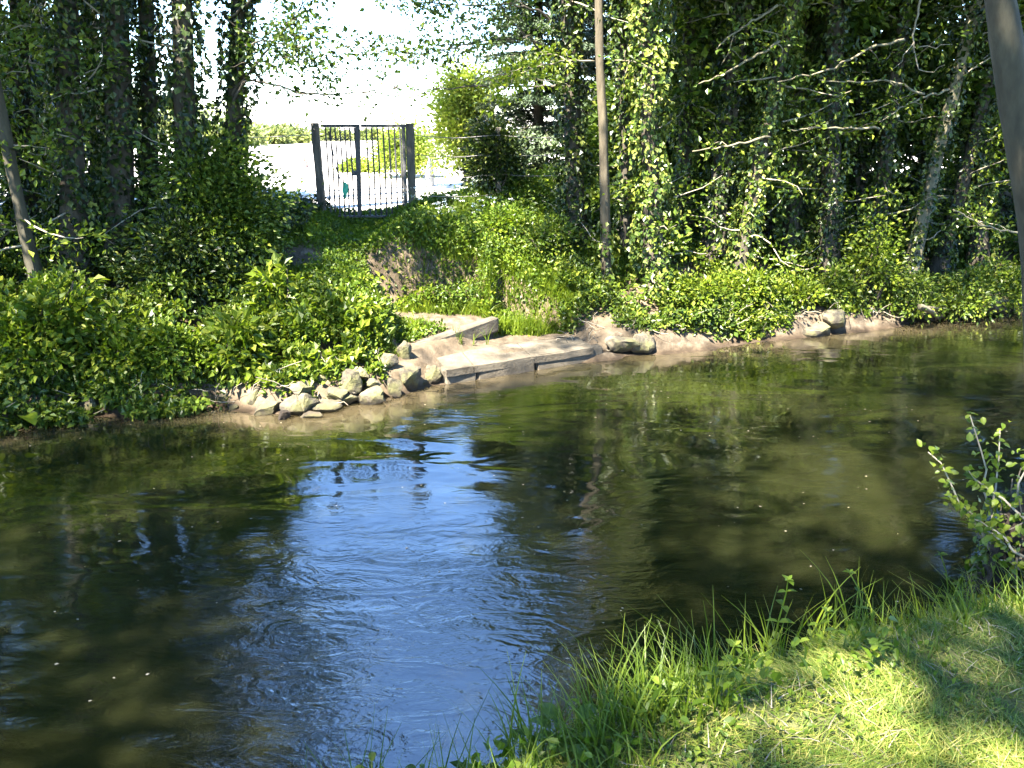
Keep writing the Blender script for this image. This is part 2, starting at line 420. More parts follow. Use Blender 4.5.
ca = ground.data.color_attributes.new('cover', 'FLOAT_COLOR', 'POINT')
ca.data.foreach_set('color', np.stack([cR, cG, cB, np.ones_like(cR)], -1).astype(np.float32).ravel())

# ------------------------------------------------------------------ water
def watermat():
    m, nt, out = newmat('river_water')
    p = nt.nodes.new('ShaderNodeBsdfPrincipled')
    tc = nt.nodes.new('ShaderNodeTexCoord')
    at = nt.nodes.new('ShaderNodeAttribute'); at.attribute_name = 'shallow'
    sp = nt.nodes.new('ShaderNodeSeparateColor'); nt.links.new(at.outputs['Color'], sp.inputs[0])
    deep = ramp(nt, [(.3, (.0065, .0075, .0022)), (.7, (.0135, .0145, .0050))], tex(nt, .5, 3, .5))
    c = mixc(nt, sp.outputs[0], deep, (.055, .042, .022))
    nt.links.new(c, p.inputs['Base Color'])
    p.inputs['Roughness'].default_value = .025; p.inputs['IOR'].default_value = 2.1
    p.subsurface_method = 'BURLEY'; p.inputs['Subsurface Weight'].default_value = 1.0; p.inputs['Subsurface Radius'].default_value = (1, 1, .8); p.inputs['Subsurface Scale'].default_value = .36
    # ripples: current direction about 26 degrees from x
    def nz(scale, stretch, detail, rot=radians(-26), dist=0):
        mp = nt.nodes.new('ShaderNodeMapping'); mp.inputs['Scale'].default_value = stretch; mp.inputs['Rotation'].default_value = (0, 0, rot)
        nt.links.new(tc.outputs['Object'], mp.inputs[0])
        n = nt.nodes.new('ShaderNodeTexNoise'); n.inputs['Scale'].default_value = scale; n.inputs['Detail'].default_value = detail
        n.inputs['Distortion'].default_value = dist
        nt.links.new(mp.outputs[0], n.inputs['Vector']); return n.outputs['Fac']
    def mul(a, b):
        q = nt.nodes.new('ShaderNodeMath'); q.operation = 'MULTIPLY'
        for s_, v in ((q.inputs[0], a), (q.inputs[1], b)):
            if isinstance(v, (int, float)): s_.default_value = v
            else: nt.links.new(v, s_)
        return q.outputs[0]
    def add(a, b):
        q = nt.nodes.new('ShaderNodeMath'); q.operation = 'ADD'
        nt.links.new(a, q.inputs[0]); nt.links.new(b, q.inputs[1]); return q.outputs[0]
    swell = mul(nz(1.1, (.6, 1.4, 1), 2, dist=.6), .085)
    rip = mul(nz(4.2, (.6, 1.3, 1), 3, radians(22), dist=1.8), .040)
    fine = mul(nz(24, (.8, 1.1, 1), 4, radians(-50), dist=.8), .0075)
    hgt = add(swell, add(mul(rip, sp.outputs[1]), mul(fine, sp.outputs[1])))
    # curved wavelets thrown out from where the current turns
    for k, (px, py, sc, am) in enumerate(()):
        c0 = PZ(px, py, 0)
        mp = nt.nodes.new('ShaderNodeMapping'); mp.inputs['Location'].default_value = (-c0[0], -c0[1], 0)
        nt.links.new(tc.outputs['Object'], mp.inputs[0])
        wv = nt.nodes.new('ShaderNodeTexWave'); wv.wave_type = 'RINGS'; wv.rings_direction = 'SPHERICAL'
        wv.inputs['Scale'].default_value = sc * .32; wv.inputs['Distortion'].default_value = 14; wv.inputs['Detail'].default_value = 4; wv.inputs['Detail Scale'].default_value = .35
        nt.links.new(mp.outputs[0], wv.inputs['Vector'])
        ln = nt.nodes.new('ShaderNodeVectorMath'); ln.operation = 'LENGTH'; nt.links.new(mp.outputs[0], ln.inputs[0])
        mr = nt.nodes.new('ShaderNodeMapRange'); mr.inputs[1].default_value = .8; mr.inputs[2].default_value = 2.6; mr.inputs[3].default_value = 1; mr.inputs[4].default_value = 0
        nt.links.new(ln.outputs['Value'], mr.inputs[0])
        hgt = add(hgt, mul(mul(wv.outputs['Fac'], am), mr.outputs[0]))
    b = nt.nodes.new('ShaderNodeBump'); b.inputs['Strength'].default_value = 1.0; b.inputs['Distance'].default_value = .35
    nt.links.new(hgt, b.inputs['Height']); nt.links.new(b.outputs[0], p.inputs['Normal'])
    nt.links.new(p.outputs[0], out.inputs[0]); return m
wx = np.concatenate([np.linspace(-60, -9, 20), np.arange(-8.9, 16, .16), np.linspace(16.2, 80, 26)]); wy = np.concatenate([np.linspace(-40, 0, 12), np.arange(.2, 19, .16), np.linspace(19.2, 60, 20)])
WX, WY = np.meshgrid(wx, wy); WV = np.stack([WX, WY, WX * 0], -1).reshape(-1, 3)
jj = (np.arange(len(wy) - 1)[:, None] * len(wx) + np.arange(len(wx) - 1)[None, :]).ravel()
# keep only the water that lies in the channel
snw = (WV[:, 0] - NE_P[0]) * NE_N[0] + (WV[:, 1] - NE_P[1]) * NE_N[1]; sw = (WV[:, 1] - shoreY(WV[:, 0])) * .9
keep = ((snw < 0) & (sw < 1.0))
WQ = np.stack([jj, jj + 1, jj + len(wx) + 1, jj + len(wx)], -1); WQ = WQ[keep[WQ].all(1)]
water = mesh('water', WV, WQ, watermat(), smooth=True); tag(water, kind='structure')
shal = smooth(-1.1, -.1, sw + .25 * noise2(WV[:, 0], WV[:, 1], 71, 1.2, 2)) * .9
cfoc = [(PZ(390, 610, 0), 1.6, .9), (PZ(470, 412, 0), .8, .7), (PZ(420, 520, 0), 1.2, .3), (PZ(540, 600, 0), 1.3, .9), (PZ(380, 720, 0), 1.3, 1.0), (PZ(640, 600, 0), 1.5, .6)]
rp = .10 + .25 * smooth(.1, .8, noise2(WV[:, 0], WV[:, 1], 72, .9, 3))
for c, r, a in cfoc: rp = np.maximum(rp, a * np.exp(-((WV[:, 0] - c[0]) ** 2 + (WV[:, 1] - c[1]) ** 2) / r ** 2))
ca = water.data.color_attributes.new('shallow', 'FLOAT_COLOR', 'POINT')
ca.data.foreach_set('color', np.stack([shal, rp, rp * 0, np.ones_like(rp)], -1).astype(np.float32).ravel())

# ------------------------------------------------------------------ landing: kerb beams and slabs
def beam(name, a, b, wid, hgt, mat, label, cat, group=None):
    a = np.asarray(a, float); b = np.asarray(b, float); c = (a + b) / 2
    L = np.linalg.norm(b - a); rz = math.atan2(b[1] - a[1], b[0] - a[0]); tl = math.asin((b[2] - a[2]) / L)
    g = Geo(); g.box((0, 0, 0), L, wid, hgt, rz, .03, tl)
    v = g.v[0]; g.v[0] = v + c + .008 * np.random.default_rng(int(abs(c[0]) * 99)).normal(0, 1, v.shape)
    o = g.build(name, mat); tag(o, label, cat, group); return o
kp = [PZ(441, 377, .085), PZ(474, 372, .085), PZ(532, 363, .085), PZ(600, 352, .085)]
klab = ['short concrete kerb block at the left end of the landing edge beside mossy rocks', 'sunlit middle concrete kerb block along the water edge of the landing', 'long right hand concrete kerb block of the landing edge, in striped shade']
for k in range(3):
    a, b = kp[k], kp[k + 1]; d = nrm(b - a)
    beam('kerb_block', a + d * .012, b - d * .012, .22, .26, M['concrete'], klab[k], 'kerb', 'kerb blocks edging the landing')
beam('kerb_beam', PZ(410, 353, .27), PZ(496, 323, .42), .16, .24, M['concrete'], 'long concrete beam holding the upper step of the landing', 'kerb')

def slab(front_a, front_b, back_b, back_a, th, label):
    t = np.array([front_a, front_b, back_b, back_a]); n = 7; u = np.linspace(0, 1, n)
    P = np.array([(t[0] * (1 - a) + t[1] * a) * (1 - b) + (t[3] * (1 - a) + t[2] * a) * b for b in u for a in u])
    r = np.random.default_rng(int(abs(front_a[0]) * 50)); P[:, 2] += r.normal(0, .003, len(P)); m = len(P)
    V = np.concatenate([P, P - [0, 0, th]])
    Q = [[j * n + i, j * n + i + 1, j * n + n + i + 1, j * n + n + i] for j in range(n - 1) for i in range(n - 1)]
    Q += [[m + q[3], m + q[2], m + q[1], m + q[0]] for q in Q[:]]
    for k in range(n - 1):
        for a, b in ((k, k + 1), ((n - 1) * n + k + 1, (n - 1) * n + k), ((k + 1) * n, k * n), (k * n + n - 1, (k + 1) * n + n - 1)): Q.append([b, a, a + m, b + m])
    o = mesh('landing_slab', V, np.array(Q), M['concrete']); tag(o, label, 'slab', 'weathered slabs of the landing')  # concrete slab of the lower landing
zt = .212
fr = [PZ(446, 370.5, zt), PZ(474, 366, zt), PZ(532, 357, zt), PZ(594, 347.5, zt)]; bk = [PZ(436, 358, zt + .02), PZ(462, 352, zt + .03), PZ(516, 342.5, zt + .03), PZ(578, 337, zt + .02)]
for k, lb in enumerate(('short weathered slab behind the first kerb block', 'middle sunlit weathered slab of the lower landing', 'longest weathered slab of the lower landing, striped with shade')):
    d = nrm(fr[k + 1] - fr[k]) * .008
    slab(fr[k] + d, fr[k + 1] - d, bk[k + 1] - d, bk[k] + d, .10, lb)
# ------------------------------------------------------------------ rocks
def ico(sub=3):
    import bmesh
    bm = bmesh.new(); bmesh.ops.create_icosphere(bm, subdivisions=sub, radius=1)
    V = np.array([v.co[:] for v in bm.verts]); F = np.array([[v.index for v in f.verts] for f in bm.faces]); bm.free(); return V, F
ICO_V, ICO_F = ico(3)
def rock(c, sx, sy, sz, seed, label, group='rocks piled along the far waterline', mat='rock', name='rock', rz=None):
    r = np.random.default_rng(seed); V = ICO_V.copy()
    for k in range(13):                      # chip flat faces
        n = nrm(r.normal(0, 1, 3)); d = r.uniform(.38, .82)
        h = V @ n; V = V - np.maximum(h - d, 0)[:, None] * n * .92
    V = V * (1 + .06 * np.sin(V[:, [1]] * 5 + seed) + .05 * np.sin(V[:, [0]] * 9 + V[:, [2]] * 7 + seed) + .022 * r.normal(0, 1, (len(V), 1)))
    V = V * np.array([sx, sy, sz])
    a = r.uniform(0, pi) if rz is None else rz
    V = V @ np.array([[cos(a), sin(a), 0], [-sin(a), cos(a), 0], [0, 0, 1]])
    o = mesh(name, V, ICO_F, M[mat], smooth=False, loc=[float(q) for q in c]); tag(o, label, 'rock', group); return o
rocks = [  # px, py of the centre, half width px, half height px, z, text
 (60, 410, 14, 9, .07, 'shaded grey rock under the ivy left of the dark bank'), (28, 414, 12, 8, .06, 'leftmost dim rock at the water edge under big leaves'), (92, 407, 9, 8, .08, 'small dark rock at the foot of the brambles on the left'),
 (224, 400, 10, 7, .06, 'low brown rock just left of the mossy pair'), (235, 407, 7, 4, .02, 'flat grey pebble in the water at the left end of the rock pile'),
 (257, 397, 12, 10, .13, 'rounded mossy yellow rock at the left of the pile'), (281, 392, 14, 10, .18, 'pointed pale rock behind the mossy yellow rock'),
 (268, 408, 16, 8, .05, 'wide mossy rock at the front of the pile, touching water'), (302, 389, 15, 9, .22, 'bright white flat topped rock in the middle of the pile'),
 (296, 408, 12, 12, .07, 'upright pale rock standing in the water at the front'), (284, 415, 6, 5, .05, 'small black stone in front of the mossy rock'),
 (306, 402, 11, 8, .15, 'mossy rock right of the upright pale rock'), (324, 407, 13, 6, .05, 'low yellowish rock lying in the shallows'),
 (313, 415, 9, 4, .02, 'flat half sunk stone in front of the low yellowish rock'), (334, 393, 14, 8, .17, 'grey rock with a sunlit top in the pile middle'),
 (350, 382, 13, 9, .28, 'mossy rounded rock at the back beneath the nettles'), (345, 398, 13, 7, .09, 'broad grey brown rock near the water, centre of the pile'),
 (361, 374, 9, 6, .34, 'small pale rock highest at the back of the pile'), (374, 395, 13, 8, .09, 'brown rock at the right centre in front of dark gap'),
 (393, 386, 9, 12, .16, 'tilted long pale rock leaning to the right'), (410, 377, 11, 12, .20, 'mossy olive rock left of the kerb end'),
 (431, 373, 11, 11, .16, 'round dark mossy rock touching the kerb end'), (387, 363, 9, 7, .40, 'white rock with a flat face above the tilted rock'),
 (404, 351, 10, 10, .46, 'broken pale rock by the left end of the long beam'), (322, 381, 10, 6, .28, 'brown shaded rock behind the white one'), (240, 399, 6, 5, .08, 'small reddish stone between the low rock and the mossy pair'),
 (372, 383, 8, 6, .24, 'small dark rock wedged in the gap of the pile'), (421, 384, 8, 4, .03, 'flat wet stone at the water below the round dark rock'),
 (625, 344, 15, 11, .16, 'pale broken rock right of the landing kerb'), (645, 345, 12, 11, .14, 'whitish eroded rock at the muddy corner of the bank'),

 (836, 322, 12, 9, .2, 'pale tree root rock at the bank bend'), (818, 329, 15, 8, .1, 'ribbed pale rock sloping to the water at the bend'),
 (930, 313, 13, 7, .12, 'brown rock near the white root at the right'), (990, 300, 14, 12, .3, 'tall pale rock at the far right waterline'), (965, 305, 9, 8, .2, 'mid size rock left of the tall pale rock at right'),
]
for k, (px, py, hw, hh, z, lab) in enumerate(rocks):
    c = PZ(px, py, z); sc = np.linalg.norm(c - np.array([0, 0, CAMZ])) / FPX
    rock(c, hw * sc * 1.3, hw * sc * 1.05, hh * sc * 1.4, 100 + k, lab, mat='soil' if 'black' in lab else 'rock', rz=random.uniform(-.3, .3))

# ------------------------------------------------------------------ gate and fences
gl = PY(320, 213, GATE_Y); gr = PY(410, 213, GATE_Y)
X0, X1, ZB = gl[0], gr[0], GATE_Z
ZT = PY(362, 124, GATE_Y)[2]
def gpost(name, x, y, w_, zt, tilt, label, mat='oldwood'):
    g = Geo(); r = np.random.default_rng(int(abs(x) * 100))
    zs = np.linspace(-.45, zt - ZB, 9)
    V = []
    for z in zs:
        for (i, j) in ((-1, -1), (1, -1), (1, 1), (-1, 1)):
            V.append([x + i * w_ / 2 + tilt * z + r.normal(0, .004), y + j * w_ / 2 + r.normal(0, .004), ZB + z])
    V = np.array(V); n = len(zs)
    Q = [[4 * a + b, 4 * a + (b + 1) % 4, 4 * a + 4 + (b + 1) % 4, 4 * a + 4 + b] for a in range(n - 1) for b in range(4)] + [[4 * n - 4, 4 * n - 3, 4 * n - 2, 4 * n - 1]]
    g.add(V, Q); o = g.build(name, M[mat]); tag(o, label, 'gate post'); return o
gpost('gate_post', X0 + .045, GATE_Y, .125, ZT + .02, -.025, 'weathered square timber post at the left side of the gate')
gpost('gate_post', X1 + .05, GATE_Y, .13, ZT + .01, -.004, 'weathered square timber post at the right side of the gate')
xm = (X0 + X1) / 2 - .02
def gate_leaf(xa, xb, label, lock):
    root = empty('metal_gate', ((xa + xb) / 2, GATE_Y, ZB), label, 'gate')
    def bt(g, a, b, w_, h_):
        a = np.array(a, float); b = np.array(b, float); c = (a + b) / 2; L = np.linalg.norm(b - a)
        if abs(b[2] - a[2]) > abs(b[0] - a[0]): g.box(c, w_, h_, L, tilt=math.atan2(b[0] - a[0], b[2] - a[2]))
        else: g.box(c, L, h_, w_, tilt=math.atan2(b[2] - a[2], b[0] - a[0]))
    g = Geo(); bt(g, (xa, GATE_Y, ZT - .03), (xb, GATE_Y, ZT - .03), .05, .05); g.build('top_rail', M['rail'], root)
    g = Geo(); bt(g, (xa, GATE_Y, ZB + .03), (xb, GATE_Y, ZB + .03), .035, .035); g.build('bottom_rail', M['rail'], root)
    g = Geo(); bt(g, (xa + .03, GATE_Y, ZB + .34), (xb - .03, GATE_Y, ZB + .34), .012, .03); g.build('cross_bar', M['bars'], root)
    g = Geo(); bt(g, (xa + .03, GATE_Y, ZT - .25), (xb - .03, GATE_Y, ZT - .25), .012, .03); g.build('cross_bar', M['bars'], root)
    n = 8
    for k in range(1, n):
        x = xa + (xb - xa) * k / n; g = Geo()
        g.tube([(x - .004, GATE_Y + .002, ZB + .048), (x, GATE_Y + .002, (ZB + ZT) / 2), (x - .012, GATE_Y + .002, ZT - .057)], .015, 6); g.build('bar', M['bars'], root)
    if lock:
        g = Geo(); bt(g, (xb - .035, GATE_Y - .01, ZB + .03), (xb - .075, GATE_Y - .01, ZT - .005), .075, .06); g.build('lock_stile', M['rail'], root)
        g = Geo(); g.box((xb - .12, GATE_Y - .03, ZB + .78), .12, .06, .085, bev=.01); g.build('lock_box', M['rail'], root)
        g = Geo(); g.tube([(xa + .12, GATE_Y + .03, ZT - .12), (xa + .22, GATE_Y + .03, ZT - .75), (xa + .30, GATE_Y + .03, ZB + .6)], .012, 6); g.build('brace', M['bars'], root)
    else:
        g = Geo(); bt(g, (xb - .05, GATE_Y - .004, ZB + .03), (xb - .05, GATE_Y - .004, ZT), .06, .05); g.build('hinge_stile', M['rail'], root)
    return root
gate_leaf(X0 + .11, xm, 'left leaf of the barred metal gate with lock box and slanting brace', True)
gate_leaf(xm + .02, X1 - .02, 'right leaf of the barred metal gate with plain upright bars', False)
# green strip of plastic hung on the gate
g = Geo(); c = PY(345, 190, GATE_Y - .04); r = np.random.default_rng(2)
rows = []
for k in range(8):
    t = k / 7; wd = .035 * (.5 + sin(pi * min(1, t + .12))); rows += [[c[0] - wd + .008 * sin(5 * t), c[1] + .012 * sin(9 * t), c[2] + .13 - .28 * t], [c[0] + .01, c[1] - .02, c[2] + .14 - .28 * t], [c[0] + wd + .008 * sin(4 * t), c[1] + .01 * cos(7 * t), c[2] + .13 - .27 * t]]
rows = np.array(rows); Q = [[3 * k + j, 3 * k + j + 1, 3 * k + 4 + j, 3 * k + 3 + j] for k in range(7) for j in range(2)]
g.add(rows, Q); g.add(rows + [0, .006, 0], [q[::-1] for q in Q]); tag(g.build('plastic_tag', M['green_plastic']), 'crumpled green plastic strip hanging on the left gate leaf', 'plastic strip')
def wire_fence(xa, xb, ya, yb, posts, label, wires=(.40, .75, 1.10, 1.42), board=True):
    root = empty('wire_fence', ((xa + xb) / 2, (ya + yb) / 2, ZB), label, 'fence')
    r = np.random.default_rng(int(abs(xa) * 10))
    for h in wires:
        g = Geo(); t = np.linspace(0, 1, 14)
        g.tube(np.stack([xa + (xb - xa) * t, ya + (yb - ya) * t, ZB + h - .05 * np.sin(pi * ((t * posts) % 1)) + r.normal(0, .006, 14)], -1), .007, 5); g.build('wire', M['wire'], root)
    if board:
        g = Geo(); rz = math.atan2(yb - ya, xb - xa); g.box(((xa + xb) / 2, (ya + yb) / 2, ZB + .06), math.hypot(xb - xa, yb - ya), .06, .26, rz, .01); g.build('base_board', M['concrete'], root)
    for k in range(1, posts + 1):
        t = k / posts; g = Geo(); x = xa + (xb - xa) * t; y = ya + (yb - ya) * t + .08
        g.box((x, y, ZB + .6), .10, .10, 1.9, r.uniform(-.1, .1), .01); g.build('post', M['oldwood'], root)
    return root
wire_fence(X0 - .12, -15, GATE_Y, GATE_Y - 1.2, 4, 'wire fence with low concrete board running left from the gate')
wire_fence(X1 + .14, 1.2, GATE_Y, GATE_Y + .6, 2, 'wire fence running right from the gate into the ivy bush')

# ------------------------------------------------------------------ trees
def wobble(a, b, n, amp, seed, bow=None):
    r = np.random.default_rng(seed); t = np.linspace(0, 1, n)[:, None]
    a = np.asarray(a, float); b = np.asarray(b, float)
    p = a + (b - a) * t
    o = np.zeros((n, 3))
    for k in (1, 2, 3):
        o += np.sin(pi * k * t) * r.normal(0, amp / k, (1, 3))
    if bow is not None: o += np.sin(pi * t) * np.asarray(bow)
    return p + o
def along(pts, t):
    pts = np.asarray(pts); x = np.linspace(0, 1, len(pts)); return np.stack([np.interp(t, x, pts[:, k]) for k in range(3)], -1)
def ivy_on(g, pts, r0, r1, n, size, seed, thick=.16, t0=0.0, t1=1.0, dens=None):
    """leaves round a trunk, in shelves and hanging swags"""
    r = np.random.default_rng(seed)
    L = np.linalg.norm(np.asarray(pts)[-1] - np.asarray(pts)[0])
    t = r.uniform(t0, t1, n); a = r.uniform(0, 2 * pi, n)
    c = along(pts, t); rad = r0 + (r1 - r0) * t
    lump = .5 + .5 * np.sin(a * 2 + t * L * 1.7 + seed) * np.sin(t * L * 2.3 + seed * 2) + .35 * np.sin(a * 3 - t * L * 4.1)
    keepm = r.uniform(0, 1, n) < (.35 + .65 * np.clip(lump, 0, 1)) * (1 if dens is None else dens)
    out = np.stack([np.cos(a), np.sin(a), 0 * a], -1)
    thick = thick * 1.25
    p = c + out * (rad + thick * np.clip(lump, .05, 1.3) * r.uniform(.3, 1.15, n) ** .5)[:, None]
    p = p[keepm]; out = out[keepm]
    sz = size * r.uniform(.6, 1.3, len(p))
    g.leaves(p, sz, axis=out * .5 + [0, 0, -.9], normal=out * 1.1 + [0, 0, .6], aspect=.85, spread=.55, seed=seed)
def clusters(centres, per, sig, size, g, seed, flat=.6, aspect=.6, six=False, spread=1.0, up=.6):
    r = np.random.default_rng(seed); centres = np.asarray(centres); n = len(centres) * per
    c = np.repeat(centres, per, 0); s_ = np.broadcast_to(np.asarray(sig, float), (len(centres),)).repeat(per)[:, None]
    p = c + r.normal(0, 1, (n, 3)) * s_ * np.array([1, 1, flat])
    g.leaves(p, size * r.uniform(.55, 1.3, n), axis=nrm(p - c) * .6, normal=np.array([0, 0, up]), aspect=aspect, spread=spread, six=six, seed=seed)
def limb_crown(gw, base, top, rad, reach, z0, z1, nl, seed, avoid=None, drop=0.0):
    """limbs leaving a trunk line between heights z0 and z1; returns leaf centres"""
    r = np.random.default_rng(seed); cen = []
    base = np.asarray(base, float); top = np.asarray(top, float)
    for k in range(nl):
        z = r.uniform(z0, z1); t = (z - base[2]) / (top[2] - base[2]); p = base + (top - base) * t
        for _ in range(12):
            a = r.uniform(0, 2 * pi); ln = reach * r.uniform(.5, 1.1) * (1.15 - .5 * max(0, t - .3))
            e = p + np.array([cos(a) * ln, sin(a) * ln, r.uniform(.1, .9) * ln - drop * ln])
            if avoid is None or not avoid(e): break
        else: continue
        pts = wobble(p, e, 7, ln * .05, seed * 31 + k); gw.tube(pts, np.linspace(rad * .34, rad * .06, 7), 5)
        for q in range(4):
            t2 = r.uniform(.3, 1); p2 = along(pts, np.array([t2]))[0]
            e2 = p2 + nrm(r.normal(0, 1, 3) + nrm(e - p) * .8) * ln * r.uniform(.25, .5)
            if avoid is not None and avoid(e2): continue
            gw.tube(wobble(p2, e2, 4, .05, seed * 7 + k * 5 + q), np.linspace(rad * .12, rad * .03, 4), 4, cap=False)
            for tt in np.linspace(.3, 1, 3): cen.append(p2 + (e2 - p2) * tt)
        for tt in np.linspace(.45, 1, 4): cen.append(along(pts, np.array([tt]))[0])
    return np.array(cen) if cen else np.zeros((0, 3))
def skygap(e):
    """true where a crown would close the open sky above the gate"""
    if e[1] < 2: return False
    for zc in (CAMZ, -CAMZ):
        X = e[0] / e[1] * FPX / 1.0
        rel = (e[2] - zc) / e[1]
        lo, hi = (-262, 60) if zc > 0 else (-235, 105)
        if zc < 0: rel_lim = 20
        fx = e[0] / (e[1] * CP + 0) * FPX * (.96 if zc > 0 else .93)
        if lo < fx < hi and e[2] > 3.0: return True
    q = e[2] - 1.8
    if q > 2 and ((e[0] + .45 * q + 2.0) / 3.3) ** 2 + ((e[1] + .57 * q - 18.3) / 5.6) ** 2 < 1: return True
    if q > 2 and ((e[0] + .45 * q + 4.0) / 2.8) ** 2 + ((e[1] + .57 * q - 24.5) / 4.0) ** 2 < 1: return True
    return False
def ivy_tree(name, label, base, lean_to, r0, ivy_n, thick, seed, height_=13, crown_n=26, cat='tree', group='ivy clad trees on the far bank', leaf=.085, cleaf=.15, crown=True, mat='ivy', lowspray=15, barkmat='bark', t_ivy=1.0, cper=34, cz0=None, reach=2.6):
    """base (x,y,z); lean_to = point the trunk passes through near the top of the photograph"""
    base = np.asarray(base, float); lt = np.asarray(lean_to, float)
    d = (lt - base) / (lt[2] - base[2]); top = base + d * height_
    if abs(d[0]) > .25: top = base + np.array([d[0] * height_ * .7, d[1] * height_ * .7, height_])
    pts = wobble(base, top, 24, .07, seed); pts[0] = base
    t = np.linspace(0, 1, 24)
    k = np.argmin(abs(pts[:, 2] - lt[2])); 
    pts = pts + (np.clip(np.minimum(t / t[max(k, 1)], 1), 0, 1)[:, None] ** 1) * (np.array([lt[0] - pts[k, 0], 0, 0]))
    root = empty(name, base, label, cat, group)
    g = Geo(); rad = r0 * (1 - .65 * t) * (1 + .7 * np.exp(-t * 30)); dn = pts[0] - [0, 0, .35]
    g.tube(np.vstack([dn, pts]), np.concatenate([[rad[0] * 1.2], rad]), 12, .10, seed)
    cen = limb_crown(g, pts[0], pts[-1], r0, reach, cz0 or 5.6, height_ * .97, crown_n, seed + 1, skygap) if crown else np.zeros((0, 3))
    sp = []
    r = np.random.default_rng(seed + 5)
    g.build('trunk', M[barkmat], root, smooth=True)
    if ivy_n:
        gi = Geo(); ivy_on(gi, pts[:19], r0, r0 * .5, int(ivy_n), leaf, seed, thick, 0, t_ivy)
        gi.build('ivy', M[mat], root)
    if lowspray:
        gs = Geo(); gt = Geo(); cc = []
        for k in range(lowspray):
            z = r.uniform(1.0, 5.6); p = along(pts, np.array([(z - base[2]) / (pts[-1, 2] - base[2])]))[0] if z > base[2] + .3 else pts[1]
            a = r.uniform(0, 2 * pi); ln = r.uniform(.4, 1.5)
            e = p + np.array([cos(a) * ln, sin(a) * ln * .8, r.uniform(-.3, .5) * ln])
            if skygap(e) and e[2] > 2: continue
            q = wobble(p, e, 6, .06, seed + k * 13); gt.tube(q, np.linspace(.016, .004, 6), 4, cap=False)
            for tt in np.linspace(.35, 1, 5): cc.append(along(q, np.array([tt]))[0])
        if cc:
            clusters(np.array(cc), 16, .15, leaf * 1.1, gs, seed + 9, aspect=.6); gs.build('foliage', M[['bramble', 'crown', 'fresh'][seed % 3]], root); gt.build('spray_twig', M['twig'], root)  # leaf sprays and the thin twigs that carry them
    if len(cen):
        gc = Geo(); clusters(cen, cper, .30, cleaf, gc, seed + 3, aspect=.62); gc.build('crown', M['crown'], root)
    return root, pts

LZ = lambda px, py, Y: PY(px, py, Y)
def on_ground(x, y): return np.array([x, y, float(height(np.array([x]), np.array([y]))[0])])
def gp(px, Y):
    x = (px - 512) / FPX * Y * .985
    for _ in range(6):
        z = float(height(np.array([x]), np.array([Y]))[0]); d = (CAMZ - z); 
        dep = Y * CP + d * SP; x = (px - 512) / FPX * dep
    return on_ground(x, Y)
trees = []
# left group -------------------------------------------------------------
def leftt(pxb, pxt, Y, r0, n, th, seed, lab, **k):
    return ivy_tree('ivy_tree', lab, gp(pxb, Y), LZ(pxt, 10, Y), r0, n, th, seed, **k)
leftt(75, 62, 12.6, .17, 9000, .17, 201, 'thick ivy clad tree third from the left edge, almost black in shade')
leftt(122, 116, 12.9, .19, 9000, .14, 202, 'stout straight ivy clad trunk left of the slim dark trunk')
leftt(152, 148, 13.4, .12, 5000, .08, 203, 'slim dark upright trunk between the two stout ivy trunks')
leftt(188, 184, 12.8, .16, 9000, .19, 204, 'ivy clad tree with lit leaf shelves standing behind the dark bush')
leftt(224, 234, 13.3, .13, 8000, .15, 205, 'rightmost ivy tree of the left group, its ivy lit near the top', reach=1.8)
leftt(28, 18, 13.8, .15, 7000, .14, 206, 'ivy clad tree behind the pale leaning trunk at the left edge', crown_n=44, lowspray=34)
leftt(-25, -35, 12.2, .17, 7000, .14, 207, 'ivy clad tree mostly cut off by the left edge', crown_n=44, lowspray=34)
leftt(100, 92, 16.5, .13, 3500, .12, 208, 'thin ivy tree standing farther back between the stout left trunks', leaf=.1)
leftt(45, 40, 17.5, .13, 3500, .12, 209, 'thin back tree seen between the left edge trunks', leaf=.1)
leftt(-120, -140, 11.5, .2, 5000, .14, 210, 'large ivy tree just outside the left edge', leaf=.1, crown_n=50)
leftt(-220, -250, 11, .2, 5000, .14, 211, 'second large ivy tree outside the left edge', leaf=.1)
# pale leaning trunk
root, _ = ivy_tree('bare_tree', 'pale bare trunk leaning left at the left edge', gp(44, 11.7), LZ(-8, 55, 11.7), .085, 0, 0, 230, 9, 8, lowspray=8, barkmat='graybark', group=None, reach=1.6)
# right group ------------------------------------------------------------
def rightt(pxb, pxt, Y, r0, n, th, seed, lab, **k):
    return ivy_tree('ivy_tree', lab, gp(pxb, Y), LZ(pxt, 10, Y), r0, n, th, seed, **k)
rightt(577, 568, 15.4, .15, 9000, .15, 301, 'ivy clad tree left of the slender bare trunk, ivy down to the ground', reach=1.5, crown_n=16)
rightt(628, 618, 15.3, .11, 5000, .08, 302, 'narrow dark ivy trunk just right of the slender bare trunk')
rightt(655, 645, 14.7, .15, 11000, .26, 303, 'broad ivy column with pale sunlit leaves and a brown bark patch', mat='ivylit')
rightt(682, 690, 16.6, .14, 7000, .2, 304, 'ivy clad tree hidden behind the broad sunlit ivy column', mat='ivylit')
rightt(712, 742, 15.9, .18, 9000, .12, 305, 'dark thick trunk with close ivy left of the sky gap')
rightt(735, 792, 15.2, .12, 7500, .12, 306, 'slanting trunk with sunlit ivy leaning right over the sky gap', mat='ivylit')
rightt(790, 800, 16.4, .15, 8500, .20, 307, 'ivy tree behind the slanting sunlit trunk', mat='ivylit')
rightt(828, 836, 15.9, .17, 8000, .2, 308, 'wide ivy tree in deep shade at the centre of the right group')
rightt(872, 905, 16.6, .14, 6000, .12, 309, 'tree with dark bark standing behind crossing dead branches')
